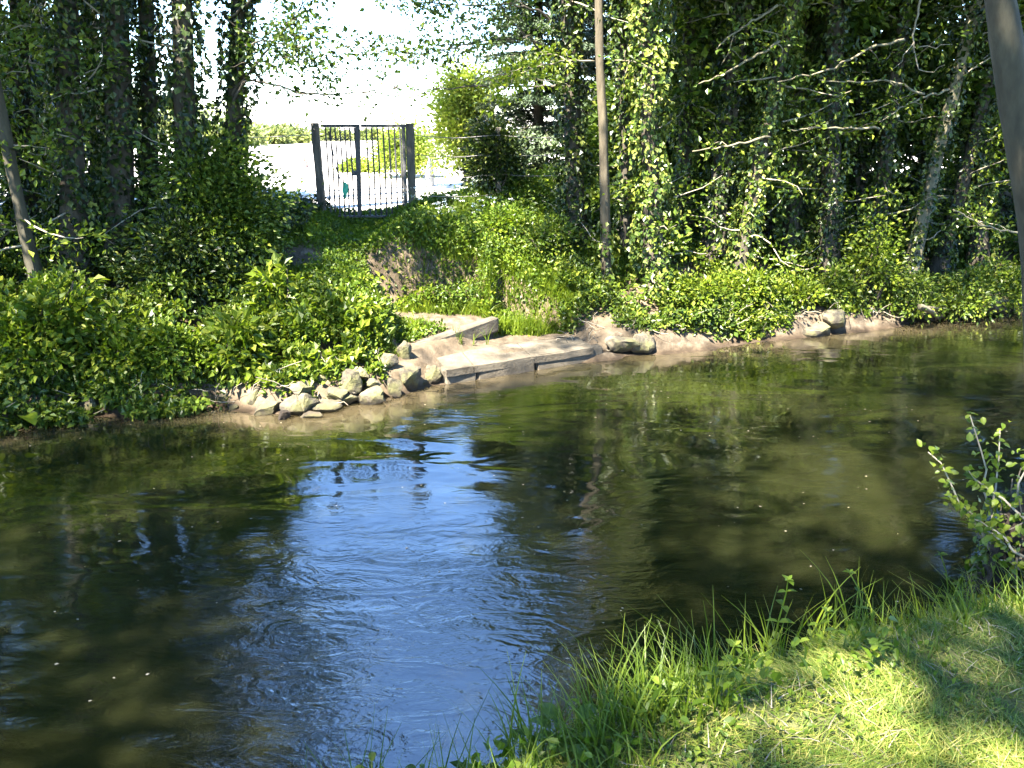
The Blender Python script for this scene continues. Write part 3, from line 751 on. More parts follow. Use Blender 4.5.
rightt(905, 972, 16.3, .12, 4000, .10, 310, 'pale slanting trunk leaning right with a little ivy', barkmat='palebark')
rightt(935, 1005, 17.0, .12, 4500, .12, 311, 'second slanting trunk parallel to the pale one')
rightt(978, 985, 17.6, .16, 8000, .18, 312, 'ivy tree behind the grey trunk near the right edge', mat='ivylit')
rightt(1035, 1050, 17.2, .17, 8000, .16, 313, 'ivy tree cut off by the right edge')
rightt(1120, 1130, 17.6, .2, 6000, .16, 314, 'ivy tree just outside the right edge')
rightt(1230, 1240, 18.6, .2, 5000, .16, 315, 'ivy tree farther outside the right edge')
for k, (a, b, Y) in enumerate(((640, 640, 18.5), (700, 702, 19.5), (765, 772, 19.0), (815, 812, 18.6), (860, 850, 19.4), (925, 930, 20.2), (1000, 1010, 21), (1090, 1095, 21.5))):
    rightt(a, b, Y, .14, 3600, .2, 330 + k, ['back tree behind the broad ivy column', 'back tree left of the sky gap', 'back tree right of the sky gap', 'back tree behind the shaded centre', 'back tree behind the dead branches', 'back tree behind the slanting trunks', 'back tree behind the right edge ivy', 'back tree outside the right edge'][k], leaf=.13, group='trees in the wood behind', crown_n=22, cz0=3.2, cleaf=.2)
# slender bare trunk with knots
bpos = gp(607, 14.4)
root = empty('bare_tree', bpos, 'slender bare grey brown trunk standing alone before the ivy trees', 'tree')
pts = np.array([bpos - [0, 0, .2], bpos, LZ(605, 200, 14.4), LZ(603, 120, 14.4), LZ(600, 60, 14.4), LZ(599, 0, 14.4), LZ(598, -150, 14.5), LZ(600, -420, 14.6)])
pts = np.stack([np.interp(np.linspace(0, 1, 26), np.linspace(0, 1, len(pts)), pts[:, k]) for k in range(3)], -1)
g = Geo(); g.tube(pts, np.linspace(.088, .045, 26), 14, .09, 4); g.build('trunk', M['tanbark'], root, True)
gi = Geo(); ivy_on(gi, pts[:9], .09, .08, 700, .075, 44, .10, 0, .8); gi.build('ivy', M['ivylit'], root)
g = Geo(); r_ = random.Random(4); cen = []
for k in range(7):
    z = 6 + k * .8; p = np.array([np.interp(z, pts[:, 2], pts[:, j]) for j in range(3)]); e = p + [r_.uniform(.3, 1.2), r_.uniform(-1, 1), r_.uniform(.3, .8)]
    q = wobble(p, e, 5, .05, k); g.tube(q, np.linspace(.02, .006, 5), 5); cen += [along(q, np.array([t]))[0] for t in (.5, .8, 1)]
g.build('branch', M['tanbark'], root); g = Geo(); clusters(np.array(cen), 30, .28, .13, g, 9); g.build('crown', M['crown'], root)
# foreground grey trunk at the right edge
Yn = 6.2
root = empty('bare_tree', on_ground(*PY(1085, 470, Yn)[:2]), 'smooth grey green trunk crossing the top right corner, close to the camera', 'tree')
b = on_ground(*PY(1085, 470, Yn)[:2])
kk = [b - [0, 0, .2], b, PY(1042, 240, Yn), PY(1022, 130, Yn), PY(1006, 40, Yn), PY(1000, 0, Yn), PY(972, -260, Yn), PY(968, -560, Yn), PY(975, -900, Yn)]
kk = np.array(kk); pts = np.stack([np.interp(np.linspace(0, 1, 30), np.linspace(0, 1, len(kk)), kk[:, k]) for k in range(3)], -1)
g = Geo(); g.tube(pts, np.linspace(.15, .055, 30), 14, .025, 6); g.build('trunk', M['graybark'], root, True)

# bare and leafy branches crossing the view --------------------------------
def pix_branch(pxs, Y0, Y1, r0, r1, mat='twig'):
    n = len(pxs); P = np.array([PY(px, py, Y0 + (Y1 - Y0) * k / (n - 1)) for k, (px, py) in enumerate(pxs)])
    return np.stack([np.interp(np.linspace(0, 1, n * 4), np.linspace(0, 1, n), P[:, k]) for k in range(3)], -1), (r0, r1), mat
def child_of(label_word):
    for o in COL.objects:
        if o.type == 'EMPTY' and label_word in o.get('label', ''): return o
def add_branch(owner, pxs, Y0, Y1, r0, r1, mat='twig', leafy=0, sz=.07, sig=.1, lm='crown', seed=1, sub=0):
    pts, rr, mt = pix_branch(pxs, Y0, Y1, r0, r1, mat)
    r = np.random.default_rng(seed); pts = pts + r.normal(0, .012, pts.shape)
    g = Geo(); g.tube(pts, np.linspace(r0, r1, len(pts)), 6)
    tips = [pts[k] for k in range(len(pts) // 3, len(pts))]
    for s_ in range(sub):
        p = pts[r.integers(len(pts) // 4, len(pts))]; e = p + np.array([r.normal(0, .35), r.normal(0, .3), r.normal(-.05, .22)])
        q = wobble(p, e, 5, .04, seed * 17 + s_); g.tube(q, np.linspace(r1 * 1.2, r1 * .5, 5), 4, cap=False); tips += [q[2], q[3], q[4]]
    ow = child_of(owner); g.build('branch', M[mt], ow, True)
    if leafy:
        gl = Geo(); clusters(np.array(tips), leafy, sig, sz, gl, seed + 50, aspect=.6); gl.build('leaves', M[lm], ow)
R_ = 'rightmost ivy tree of the left'
add_branch(R_, [(228, 110), (245, 80), (262, 82), (300, 92), (330, 95), (370, 90), (400, 88)], 13.3, 13.0, .022, .008, 'darktwig', 5, .08, .10, 'crown', 1, 12)
add_branch(R_, [(232, 95), (258, 62), (280, 35), (300, 10), (310, -20)], 13.3, 12.8, .02, .007, 'darktwig', 14, .085, .14, 'crown', 2, 14)
add_branch(R_, [(230, 50), (262, 40), (300, 48), (340, 55)], 13.3, 12.6, .016, .005, 'darktwig', 16, .085, .13, 'crown', 3, 14)
add_branch(R_, [(228, 20), (250, 0), (275, -20), (300, -60)], 13.3, 13, .02, .008, 'darktwig', 12, .08, .16, 'crown', 4, 8)
L_ = 'ivy clad tree left of the slender'
add_branch(L_, [(572, 85), (540, 86), (500, 85), (460, 87), (420, 90), (385, 88)], 15.4, 14.6, .024, .006, 'darktwig', 2, .07, .10, 'crown', 5, 6)
add_branch(L_, [(575, 60), (530, 38), (490, 40), (455, 48), (420, 55), (390, 52)], 15.4, 14.2, .022, .006, 'darktwig', 16, .085, .12, 'crown', 6, 18)
add_branch(L_, [(570, 40), (540, 10), (510, 3), (460, 6), (420, 2), (380, -2)], 15.4, 14.4, .022, .006, 'darktwig', 15, .085, .13, 'crown', 7, 18)
add_branch(L_, [(560, 70), (530, 40), (505, 15), (495, -10)], 15.4, 14.8, .018, .008, 'darktwig', 6, .08, .16, 'crown', 8, 6)
add_branch(L_, [(595, 60), (560, 62), (520, 72), (485, 78)], 15.0, 14.0, .016, .006, 'twig', 14, .09, .12, 'fresh', 9, 14)
for k, (ow, px, Y0, Y1, lf) in enumerate((
    ('wide ivy tree in deep shade', [(905, 40), (870, 48), (830, 70), (800, 76), (778, 82)], 14.8, 14.2, 0),
    ('slanting trunk with sunlit ivy', [(780, 42), (752, 58), (722, 75), (700, 84)], 14.6, 14.2, 0),
    ('slanting trunk with sunlit ivy', [(778, 5), (755, 20), (735, 33), (716, 48)], 14.8, 14.2, 0),
    ('slanting trunk with sunlit ivy', [(770, 136), (745, 143), (715, 148), (692, 152)], 14.7, 14.2, 0),
    ('wide ivy tree in deep shade', [(880, 128), (850, 128), (815, 128), (790, 132)], 14.9, 14.4, 4),
    ('tree with dark bark', [(925, 95), (890, 80), (850, 83), (820, 80)], 15.4, 14.9, 0),
    ('ivy tree behind the grey trunk', [(1030, 235), (1000, 230), (975, 222), (955, 210)], 15.2, 14.6, 0),
    ('broad ivy column', [(660, 75), (640, 62), (615, 60)], 14.3, 13.9, 8),
    ('tree with dark bark', [(948, 90), (930, 95), (905, 105), (880, 122)], 15.6, 15.0, 5),
    ('tree with dark bark', [(920, 0), (912, 40), (918, 70)], 15.8, 15.7, 3))):
    add_branch(ow, px, Y0, Y1, .022, .009, 'palebark' if k < 9 else 'twig', max(lf, 3), .085, .12, 'bramble', 60 + k, 1 if k < 6 else 3)

# ------------------------------------------------------------------ shrubs and background plants
def blob_shrub(name, label, cat, c, rx, ry, rz, n, size, mat, seed, group=None, dens_shell=.45, aspect=.6, hang=0.0, lumps=14, spread=1.0, six=False, stems=5):
    """shrub: leaf clumps through a lumpy volume on a few stems; c = base"""
    r = np.random.default_rng(seed); c = np.asarray(c, float)
    root = empty(name, c, label, cat, group)
    d = nrm(r.normal(0, 1, (lumps * 3, 3))); d[:, 2] = np.abs(d[:, 2]) * 1.1 - .25
    rad = r.uniform(dens_shell, 1.0, (lumps * 3, 1)) * np.array([rx, ry, rz])
    cen = c + np.array([0, 0, rz * .42]) + d * rad * np.array([1, 1, .75]); cen[:, 2] = np.maximum(cen[:, 2], c[2] + .05)
    g = Geo()
    for k in range(stems):
        e = cen[r.integers(len(cen))]; g.tube(wobble(c + r.normal(0, .05, 3) * [1, 1, 0] - [0, 0, .1], e, 6, .08, seed + k), np.linspace(.022, .006, 6) * (1 + rz * .4), 5)
    for k in range(stems * 3):
        e = cen[r.integers(len(cen))]; g.tube(wobble(c + (e - c) * .35 + r.normal(0, .05, 3), e, 5, .06, seed + 50 + k), np.linspace(.010, .003, 5) * (1 + rz * .3), 4, cap=False)
    g.build('stem', M['bark'], root, True)
    gl = Geo(); per = max(4, n // len(cen)); clusters(cen, per, (rx + ry + rz) / 3 * .22, size, gl, seed + 2, flat=.75, aspect=aspect, spread=spread, six=six)
    gl.build('foliage', M[mat], root); return root
blob_shrub('dark_bush', 'dense dark green bush bulging right of the left tree group', 'bush', gp(228, 13.0), .75, .6, 2.0, 16000, .085, 'bramble', 401, dens_shell=.2, lumps=26)
blob_shrub('dark_bush', 'smaller dark bush below the left tree group beside the soil patch', 'bush', gp(190, 12.4), .9, .6, 1.2, 10000, .08, 'ivy', 402, dens_shell=.2, lumps=22)
blob_shrub('ivy_bush', 'dark ivy covered bush arching over the fence end right of the gate', 'bush', gp(494, 16.6), .40, .4, 1.35, 9000, .075, 'ivy', 403, dens_shell=.35, lumps=22)
# yellow green tree and round shrub beyond the fence
blob_shrub('yellow_tree', 'bright yellow green tree left of the blue grey conifer', 'tree', gp(466, 23), .50, .6, 2.9, 12000, .11, 'yellow', 404, lumps=30)
blob_shrub('yellow_bush', 'rounded yellow green bush seen through the right half of the gate', 'bush', gp(405, 27), .75, .7, 1.40, 12000, .10, 'yellow', 405, lumps=30, dens_shell=.3)
blob_shrub('yellow_hedge', 'low yellow green hedge strip left of the rounded bush', 'hedge', gp(360, 30), .65, .4, .28, 4000, .10, 'yellow', 406, lumps=14)
def conifer(px, Y, h, rr, seed, label):
    base = gp(px, Y); root = empty('conifer', base, label, 'conifer', 'conifers behind the clearing'); r = np.random.default_rng(seed)
    g = Geo(); g.tube([base - [0, 0, .3], base + [0, 0, h]], [.14, .02], 8); gl = Geo(); P = []; A = []
    for z in np.arange(.3, h - .1, .26):
        rad = rr * (1 - z / h) ** .75; nb = 9
        for k in range(nb):
            a = r.uniform(0, 2 * pi); ln = rad * r.uniform(.7, 1.1); dz = -.12 * ln
            p0 = base + [0, 0, z]; e = p0 + [cos(a) * ln, sin(a) * ln, dz + .15 * ln * r.uniform(-1, 1)]
            g.tube([p0, (p0 + e) / 2 + [0, 0, .05], e], [.02, .012, .004], 4, cap=False)
            m = int(330 * ln / rr) + 60; t = r.uniform(.15, 1, m)[:, None]; side = np.array([-sin(a), cos(a), 0])
            w_ = (1 - t) * .35 * ln + .06
            q = p0 + (e - p0) * t + side * r.uniform(-1, 1, (m, 1)) * w_ + r.normal(0, .025, (m, 3)) - np.array([0, 0, .10]) * r.uniform(0, 1, (m, 1))
            P.append(q); A.append(nrm(e - p0) + side * r.uniform(-.7, .7, (m, 1)) + [0, 0, .1])
    g.build('trunk', M['bark'], root, True); P = np.concatenate(P); A = np.concatenate(A)
    gl.leaves(P, r.uniform(.08, .20, len(P)), axis=A * 1.5, normal=np.array([0, 0, 1.0]), aspect=.28, spread=.5, seed=seed); gl.build('crown', M['needle'], root)
conifer(538, 22.0, 9.0, 1.9, 501, 'blue grey conifer behind the grassy slope, left of the slender trunk')
conifer(596, 24.5, 8.5, 1.7, 502, 'second conifer half hidden behind the first ivy tree')
conifer(747, 27, 3.6, .45, 503, 'small narrow conifer seen in the sky gap of the right group')
# far hedgerow and objects beyond the gate
for k, (px, Y, rx, rz, m_, lab) in enumerate((
    (262, 62, 2.0, .9, 'far', 'pale far tree at the left, above the fence wires'), (292, 64, 1.6, .8, 'far', 'pale far tree next to the first one above the wires'), (232, 58, 2.2, 1.1, 'far', 'far tree half hidden by the dark bush'),
    (180, 60, 4.0, 2.0, 'far', 'far tree behind the left tree group'), (100, 58, 4.5, 2.2, 'far', 'far tree between the left trunks'), (30, 55, 5.0, 2.0, 'far', 'far tree near the left edge'),
    (335, 70, 1.5, .5, 'far', 'far tree seen through the left gate leaf'), (372, 72, 1.2, .5, 'far', 'far tree seen past the gate centre'))):
    blob_shrub('far_tree', lab, 'tree', gp(px, Y), rx, rx * .6, rz, 2200, .34, m_, 520 + k, group='pale trees far across the field', lumps=14, dens_shell=.3, stems=2)
for k, (px, Y, rx, rz) in enumerate(((650, 24, 1.6, 3.2), (690, 25, 1.4, 3.0), (790, 23, 1.6, 3.4), (840, 23, 1.7, 3.6), (890, 24, 1.8, 3.6), (945, 24, 1.8, 3.6), (1005, 25, 1.9, 3.6), (1070, 25, 2, 3.6), (-40, 17, 1.5, 4.6), (625, 19, .8, 2.2), (35, 18.5, 1.2, 3.6), (-120, 15, 1.6, 5))):
    blob_shrub('wood_bush', ['tall shrub behind the broad ivy column', 'tall shrub left of the sky gap', 'tall shrub right of the sky gap', 'tall shrub behind the shaded centre', 'tall shrub behind the dead branches', 'tall shrub behind the slanting trunks', 'tall shrub behind the right edge ivy', 'tall shrub outside the right edge', 'shrub outside the left edge by the fence', 'leafy shrub behind the slender bare trunk', 'tall shrub behind the trunks at the left edge', 'tall shrub well outside the left edge'][k], 'shrub', gp(px, Y), rx, 1.0, rz, 7000, .16, 'crown', 560 + k, group='shrubs filling the wood behind', lumps=26, dens_shell=.2)
g = Geo(); c = gp(297, 33); g.box(c + [0, 0, .28], .62, .4, .14, .05, .02); g.box(c + [.02, 0, .10], .70, .5, .22, .05, .02); tag(g.build('brick_stack', M['brick']), 'low reddish brick stack on the pale ground left of the gate', 'brick stack')
c = gp(441, 29)
root = empty('garden_wall', c, 'pale weathered wall end standing right of the gate beyond the fence', 'wall')
g = Geo(); g.box(c + [0, 0, .55], 1.0, .3, 1.15, .1, .03); g.build('wall_body', M['palewall'], root); g = Geo(); g.box(c + [0, 0, 1.175], 1.1, .4, .09, .1, .02); g.build('coping', M['concrete'], root)
g = Geo(); c = gp(430, 24); g.tube([c - [0, 0, .2], c + [0, 0, .35], c + [0, 0, .55], c + [0, 0, .72]], [.12, .12, .06, .02], 8); tag(g.build('stone_marker', M['palewall']), 'small white pointed stone marker on the pale ground right of the gate', 'marker stone')

# ------------------------------------------------------------------ bank vegetation that nobody could count
def scatter(n, x0, x1, y0, y1, seed):
    r = np.random.default_rng(seed); return r.uniform(x0, x1, n), r.uniform(y0, y1, n), r
def cover(name, label, cat, n, x0, x1, s0, s1, hfun, size, mat, seed, bare_keep=0.0, aspect=.62, axis=(0, 0, .5), spread=.9, mask=None):
    r = np.random.default_rng(seed); x = r.uniform(x0, x1, n); s = r.uniform(s0, s1, n); y = shoreY(x) + s / .9
    b = bare(x, y); k = r.uniform(0, 1, n) > b * (1 - bare_keep) * 1.6
    if mask is not None: k &= mask(x, y, s, r)
    x, y, s = x[k], y[k], s[k]; z = np.maximum(height(x, y), .03); hh = hfun(x, y, s)
    t = r.uniform(0, 1, len(x)) ** .6
    p = np.stack([x, y, z + hh * t], -1); p += r.normal(0, .02, p.shape)
    if mat != 'weed':
        vd = noise2(p[:, 0] + p[:, 1] * .6, p[:, 2] * 1.8 + p[:, 1] * .8, seed + 7, 3.6, 3); p = p[vd > (.06 if 'bramble_thicket' in name else -.10) - .5 * r.uniform(0, 1, len(p)) ** 3]
    g = Geo(); g.leaves(p, size * r.uniform(.55, 1.35, len(p)), axis=np.array(axis), normal=np.array([0, -.25, 1.0]), aspect=aspect, spread=spread, seed=seed)
    o = g.build(name, M[mat]); tag(o, label, cat, kind='stuff'); return o
def lump(x, y, sd, sc=1.6): return np.clip(.5 + .5 * noise2(x, y, sd, sc, 3), 0, 1.2)
# left bank: brambles and nettles spilling to the rocks
xl0, xl1 = -9.5, PZ(392, 360, .3)[0]
cover('bramble_thicket', 'tangle of nettles and brambles covering the left bank down to the rocks', 'undergrowth', 90000, xl0, xl1, .02, 2.4, lambda x, y, s: (.25 + .75 * lump(x, y, 81)) * smooth(-.1, 1.1, s) * (.45 + .65 * smooth(-1.0, -4.0, x)), .075, 'bramble', 82, mask=lambda x, y, s, r: ((x < -3.2 + .25 * r.normal(0, 1, len(x))) | (s < 1.55 + .2 * r.normal(0, 1, len(x)))) & (lump(x, y, 181, 3.4) > r.uniform(.1, .6, len(x))))
cover('bramble_thicket', 'sunlit leafy fringe of the left thicket hanging over the rocks', 'undergrowth', 30000, xl0, xl1, .15, 2.0, lambda x, y, s: (.15 + .65 * lump(x, y, 83, 2.4)) * smooth(-.1, .8, s), .11, 'fresh', 84, mask=lambda x, y, s, r: lump(x, y, 85, 2.0) > .45)
cover('woodland_floor', 'dark ivy and leaf litter under the left trees', 'ground cover', 30000, xl0, -3.3, 2.2, 5.4, lambda x, y, s: .1 + .5 * lump(x, y, 86), .08, 'ivy', 87)
def hang(name, label, n, xa, xb, seed, mat, size=.085):
    return cover(name, label, 'undergrowth', n, xa, xb, -.30, .55, lambda x, y, s: .10 + .42 * lump(x, y, seed + 1, 3.0) * smooth(-.4, .3, s), size, mat, seed, axis=(0, -.5, -.4))
hang('overhanging_leaves', 'leaves of the left thicket hanging down to the water', 16000, xl0, PZ(205, 405, .1)[0], 183, 'bramble', .09)
hang('overhanging_leaves', 'ivy leaves hanging over the right bank to the water', 12000, PZ(668, 350, .1)[0], PZ(800, 338, .1)[0], 185, 'bramble')
hang('overhanging_leaves', 'leaves trailing over the far right bank edge', 12000, PZ(860, 325, .1)[0], 13, 187, 'ivy')
# right bank: ground ivy
cover('ground_ivy', 'bright ground ivy along the right bank edge', 'undergrowth', 110000, PZ(560, 330, .4)[0], 12.5, .02, 1.9, lambda x, y, s: (.08 + .42 * lump(x, y, 91, 2.0)) * smooth(-.15, .6, s), .075, 'bramble', 92, mask=lambda x, y, s, r: ((x > 1.6) | (s > .6)) & (lump(x, y, 191, 4) > r.uniform(0, .5, len(x))))
cover('woodland_floor', 'shaded ivy carpet under the right trees', 'ground cover', 60000, PZ(575, 300, .8)[0], 13.5, 1.7, 6.2, lambda x, y, s: .08 + .5 * lump(x, y, 93), .085, 'ivy', 94)
# grassy slope between
xs0, xs1 = -4.0, 1.9
cover('slope_weeds', 'green weeds and nettles covering the slope right of the path', 'undergrowth', 70000, xs0, xs1, 1.1, 5.6, lambda x, y, s: (.10 + .42 * lump(x, y, 95, 2.2)) * smooth(.6, 2, s) * (1 - .8 * (smooth(-4.0, -3.5, x) * (1 - smooth(-2.0, -1.4, x))) * smooth(2.2, 3.2, s)), .065, 'weed', 96, mask=lambda x, y, s, r: (x > -1.7 + .2 * r.normal(0, 1, len(x))) | (x > -2.9 + .15 * r.normal(0, 1, len(x))) | ((s > 2.9) & (x < -2.9)) | (s > 4.0))
def gcover(name, label, n, x0, x1, s0, s1, h, wd, mat, seed, mask=None):
    r = np.random.default_rng(seed); x = r.uniform(x0, x1, n); s = r.uniform(s0, s1, n); y = shoreY(x) + s / .9
    k = r.uniform(0, 1, n) > bare(x, y) * 1.5
    if mask is not None: k &= mask(x, y, s, r)
    x, y, s = x[k], y[k], s[k]; N = len(x); p = np.stack([x, y, height(x, y) - .01], -1)
    hh = h * r.uniform(.5, 1.3, N) * (.5 + .7 * lump(x, y, seed + 3, 1.5)) * (1 - .7 * (smooth(-4.0, -3.5, x) * (1 - smooth(-2.0, -1.4, x))) * smooth(2.2, 3.2, s)); ln = r.normal(0, .35, (N, 2)) * hh[:, None] + np.array([0, -.15]) * hh[:, None]
    g = Geo(); g.blades(p, hh, wd, ln, 3, seed); o = g.build(name, M[mat]); tag(o, label, 'grass', kind='stuff'); return o
gcover('grass', 'long bright grass on the slope below the gate', 60000, xs0, xs1, 1.4, 5.3, .26, .012, 'grass', 97)
gcover('grass', 'thin short grass edging the trodden path', 26000, -3.2, 0.8, .5, 3.2, .13, .010, 'grass', 98, mask=lambda x, y, s, r: (lump(x, y, 99, 3) > .55) | ((s > 1.7) & (s < 3.0)))
gcover('grass', 'grass tufts hanging over the earth step right of the path', 7000, -.6, 1.2, .9, 2.0, .32, .012, 'grass', 101)
# cow parsley with white umbels on the slope
def umbel(p, h, seed, label):
    root = empty('cow_parsley', p, label, 'wild flower', 'cow parsley on the slope by the gate'); r = np.random.default_rng(seed)
    g = Geo(); t = np.asarray(p) + [r.normal(0, .06), r.normal(0, .06), h]; g.tube(wobble(p, t, 5, .02, seed), np.linspace(.006, .003, 5), 4)
    gp_ = Geo(); 
    for k in range(4):
        e = t + [r.normal(0, .10), r.normal(0, .08), r.uniform(-.1, .06)]; g.tube([t - [0, 0, .12], e], [.003, .0015], 3, cap=False)
        q = e + r.normal(0, .025, (14, 3)) * [1, 1, .25]; gp_.leaves(q, .022, normal=np.array([0, 0, 2.0]), aspect=.9, seed=seed + k)
    g.build('stem', M['weed'], root); gp_.build('flower_head', M['petal'], root)
    gl = Geo(); clusters(np.array([p + (t - np.asarray(p)) * q for q in (.2, .4, .6)]), 14, .08, .05, gl, seed + 8, aspect=.3); gl.build('leaves', M['weed'], root)
upx = [(412, 205), (425, 198), (438, 203), (450, 196), (462, 205), (440, 215), (472, 198), (485, 208), (430, 192), (500, 196), (457, 222), (520, 206)]
for k, (px, py) in enumerate(upx):
    q = gp(px, 15.6 + .5 * sin(k * 2.1)); umbel(q, .42 + .12 * sin(k * 1.7), 700 + k, 'white flowering cow parsley in the weeds right of the gate')

# individual shrubs and sprays along the banks ------------------------------
for k, (px, Y, rx, rz, n, sz, mt, lab) in enumerate((
    (60, 10.9, .7, 1.05, 1500, .13, 'fresh', 'lit hazel like shrub under the leftmost trunks'),
    (22, 10.4, .5, .7, 1500, .11, 'fresh', 'shrub at the left edge above the dim rocks'),
    (130, 10.9, .6, .75, 1600, .11, 'fresh', 'bramble bush below the stout left trunk'),
    (180, 10.9, .55, .6, 2400, .08, 'weed', 'bright leaved bramble bush at the bank foot'),
    (235, 11.1, .5, .65, 1100, .13, 'fresh', 'sunlit bramble bush left of the rock pile top'),
    (280, 11.9, .35, .85, 500, .14, 'fresh', 'pale leaved sapling beside the soil patch'),
    (345, 11.9, .5, .45, 2800, .07, 'weed', 'lush nettle bush above the rock pile'),
    (300, 11.6, .5, .5, 2600, .07, 'weed', 'nettle bush behind the bright white rock'),
    (545, 14.9, .55, .7, 3000, .075, 'bramble', 'leafy bush left of the ivy trees at the slope edge'),
    (500, 15.3, .6, .5, 3000, .07, 'weed', 'bright weed clump in the middle of the slope'),
    (690, 14.3, .45, .6, 2200, .08, 'fresh', 'lit shrub at the foot of the broad ivy column'),
    (745, 14.7, .5, .6, 2200, .08, 'fresh', 'lit shrub at the foot of the slanting trunk'),
    (870, 15.4, .35, 1.5, 1700, .085, 'fresh', 'slim sapling with bright leaves before the dark wood'),
    (900, 15.3, .5, .8, 2200, .08, 'bramble', 'bush at the bank left of the white root'),
    (955, 15.7, .6, .9, 2600, .08, 'bramble', 'bush under the slanting trunks at right'),
    (1000, 16.2, .6, 1.0, 2600, .08, 'fresh', 'lit bush near the right edge above the tall rock'),
    (790, 14.9, .45, .5, 2000, .075, 'fresh', 'low lit bush midway along the right bank'),
    (835, 15.2, .4, .6, 2000, .075, 'bramble', 'low bush above the pale bend of the bank'))):
    blob_shrub('bank_shrub', lab, 'shrub', gp(px, Y), rx, rx * .8, rz, n, sz, mt, 800 + k, group='shrubs along the far bank', lumps=12, dens_shell=.3, stems=5)
# big leaved plant at the left water edge
def dock(p, n, L, seed, label, mat='weed', name='broadleaf_plant', spread=.8, elev=.8):
    root = empty(name, p, label, 'plant'); r = np.random.default_rng(seed)
    for k in range(n):
        a = 2 * pi * k / n + r.uniform(-.4, .4); d = np.array([cos(a), sin(a), r.uniform(.5, 1.1) * elev]); d = d / np.linalg.norm(d)
        l = L * r.uniform(.7, 1.15); pet = l * .6; b0 = np.asarray(p) + d * pet
        side = np.array([-sin(a), cos(a), 0]); up = np.cross(side, d) * -1
        g = Geo(); g.tube([np.asarray(p), b0], [.004, .003], 4, cap=False)
        ts = np.linspace(0, 1, 8); rows = []
        for t in ts:
            w_ = l * .24 * (sin(pi * t ** .8) ** .8 if 0 < t < 1 else .02); c = b0 + d * l * t + np.array([0, 0, -l * .45 * t * t])
            rows += [c - side * w_ + np.array([0, 0, w_ * .35]), c, c + side * w_ + np.array([0, 0, w_ * .35])]
        Q = [[3 * i + j, 3 * i + j + 1, 3 * i + 4 + j, 3 * i + 3 + j] for i in range(7) for j in range(2)]
        g.add(np.array(rows), Q); g.build('leaf', M[mat], root, True)
    return root
dock(on_ground(*PZ(16, 408, .25)[:2]) + [0, 0, .1], 8, .42, 31, 'large leaved dock plant at the left water edge', 'fresh', elev=.5)
# pale dead root running into the water at right
g = Geo(); P = np.array([PZ(920, 306, .45), PZ(932, 312, .3), PZ(938, 318, .1), PZ(930, 322, -.05)]); g.tube(np.stack([np.interp(np.linspace(0, 1, 12), np.linspace(0, 1, 4), P[:, k]) for k in range(3)], -1), np.linspace(.05, .02, 12), 7, .15, 3)
P = np.array([PZ(921, 307, .42), PZ(945, 309, .22), PZ(955, 313, .06)]); g.tube(P, [.03, .025, .015], 6, .1, 2)
tag(g.build('dead_root', M['palebark'], None, True), 'white dead root reaching from the right bank into the water', 'root')
# exposed roots and dead twigs on bank faces
def twigs(px0, px1, n, seed, label, Lh=.35):
    r = np.random.default_rng(seed); g = Geo()
    for k in range(n):
        x = PZ(r.uniform(px0, px1), 380, .1)[0] * 1.0; y = shoreY(x) + r.uniform(.05, .5); p = on_ground(x, y)
        e = p + [r.normal(0, Lh * .7), -abs(r.normal(.1, .12)), r.uniform(-.05, Lh)]
        g.tube(wobble(p, e, 5, .03, seed + k), np.linspace(.007, .003, 5), 4, cap=False)
    tag(g.build('dead_twigs', M['twig']), label, 'twigs', kind='stuff')
twigs(60, 400, 70, 41, 'bare dead twigs poking out of the left bank'); twigs(560, 1010, 90, 42, 'bare dead twigs and roots along the right bank', .3)

# ------------------------------------------------------------------ near bank
def ns(x, y): return (x - NE_P[0]) * NE_N[0] + (y - NE_P[1]) * NE_N[1]
r = np.random.default_rng(51); N = 260000
x = r.uniform(-.6, 3.2, N); y = r.uniform(1.2, 4.0, N); s = ns(x, y); k = (s > -.30) & (s < 1.3); x, y, s = x[k], y[k], s[k]; N = len(x)
lm = lump(x, y, 52, 6.0); k = r.uniform(0, 1, N) < .25 + .9 * lm; x, y, s, lm = x[k], y[k], s[k], lm[k]; N = len(x)
hh = (.018 + .035 * lm) * r.uniform(.5, 1.5, N); ln = r.normal(0, 1, (N, 2)) * hh[:, None] * .9 + np.stack([noise2(x, y, 53, 5), noise2(x, y, 54, 5)], -1) * hh[:, None]
g = Geo(); g.blades(np.stack([x, y, height(x, y) - .003], -1), hh, .0035, ln, 2, 55); tag(g.build('mown_grass', M['mown']), 'short mown pale grass on the near bank', 'grass', kind='stuff')
# clippings and clover leaves lying in it
r = np.random.default_rng(56); N = 9000; x = r.uniform(-.4, 3.0, N); y = r.uniform(1.3, 3.8, N); s = ns(x, y); k = (s > -.15) & (lump(x, y, 57, 4) > .45); x, y = x[k], y[k]
g = Geo(); g.leaves(np.stack([x, y, height(x, y) + r.uniform(.01, .04, len(x))], -1), r.uniform(.01, .026, len(x)), normal=np.array([0, 0, 2.0]), aspect=.8, spread=.6, seed=57); tag(g.build('clover', M['weed']), 'small clover leaves among the mown grass', 'ground cover', kind='stuff')
r = np.random.default_rng(58); N = 2600; x = r.uniform(-.4, 3.0, N); y = r.uniform(1.3, 3.8, N); s = ns(x, y); k = (s > -.1); x, y = x[k], y[k]; th = r.uniform(0, pi, len(x))
g = Geo(); p = np.stack([x, y, height(x, y) + .015], -1); L_ = r.uniform(.03, .10, len(x)); g.blades(p, L_ * .25, .003, np.stack([np.cos(th), np.sin(th)], -1) * L_[:, None], 2, 59); tag(g.build('dry_clippings', M['twig']), 'dry straw clippings lying on the mown grass', 'clippings', kind='stuff')
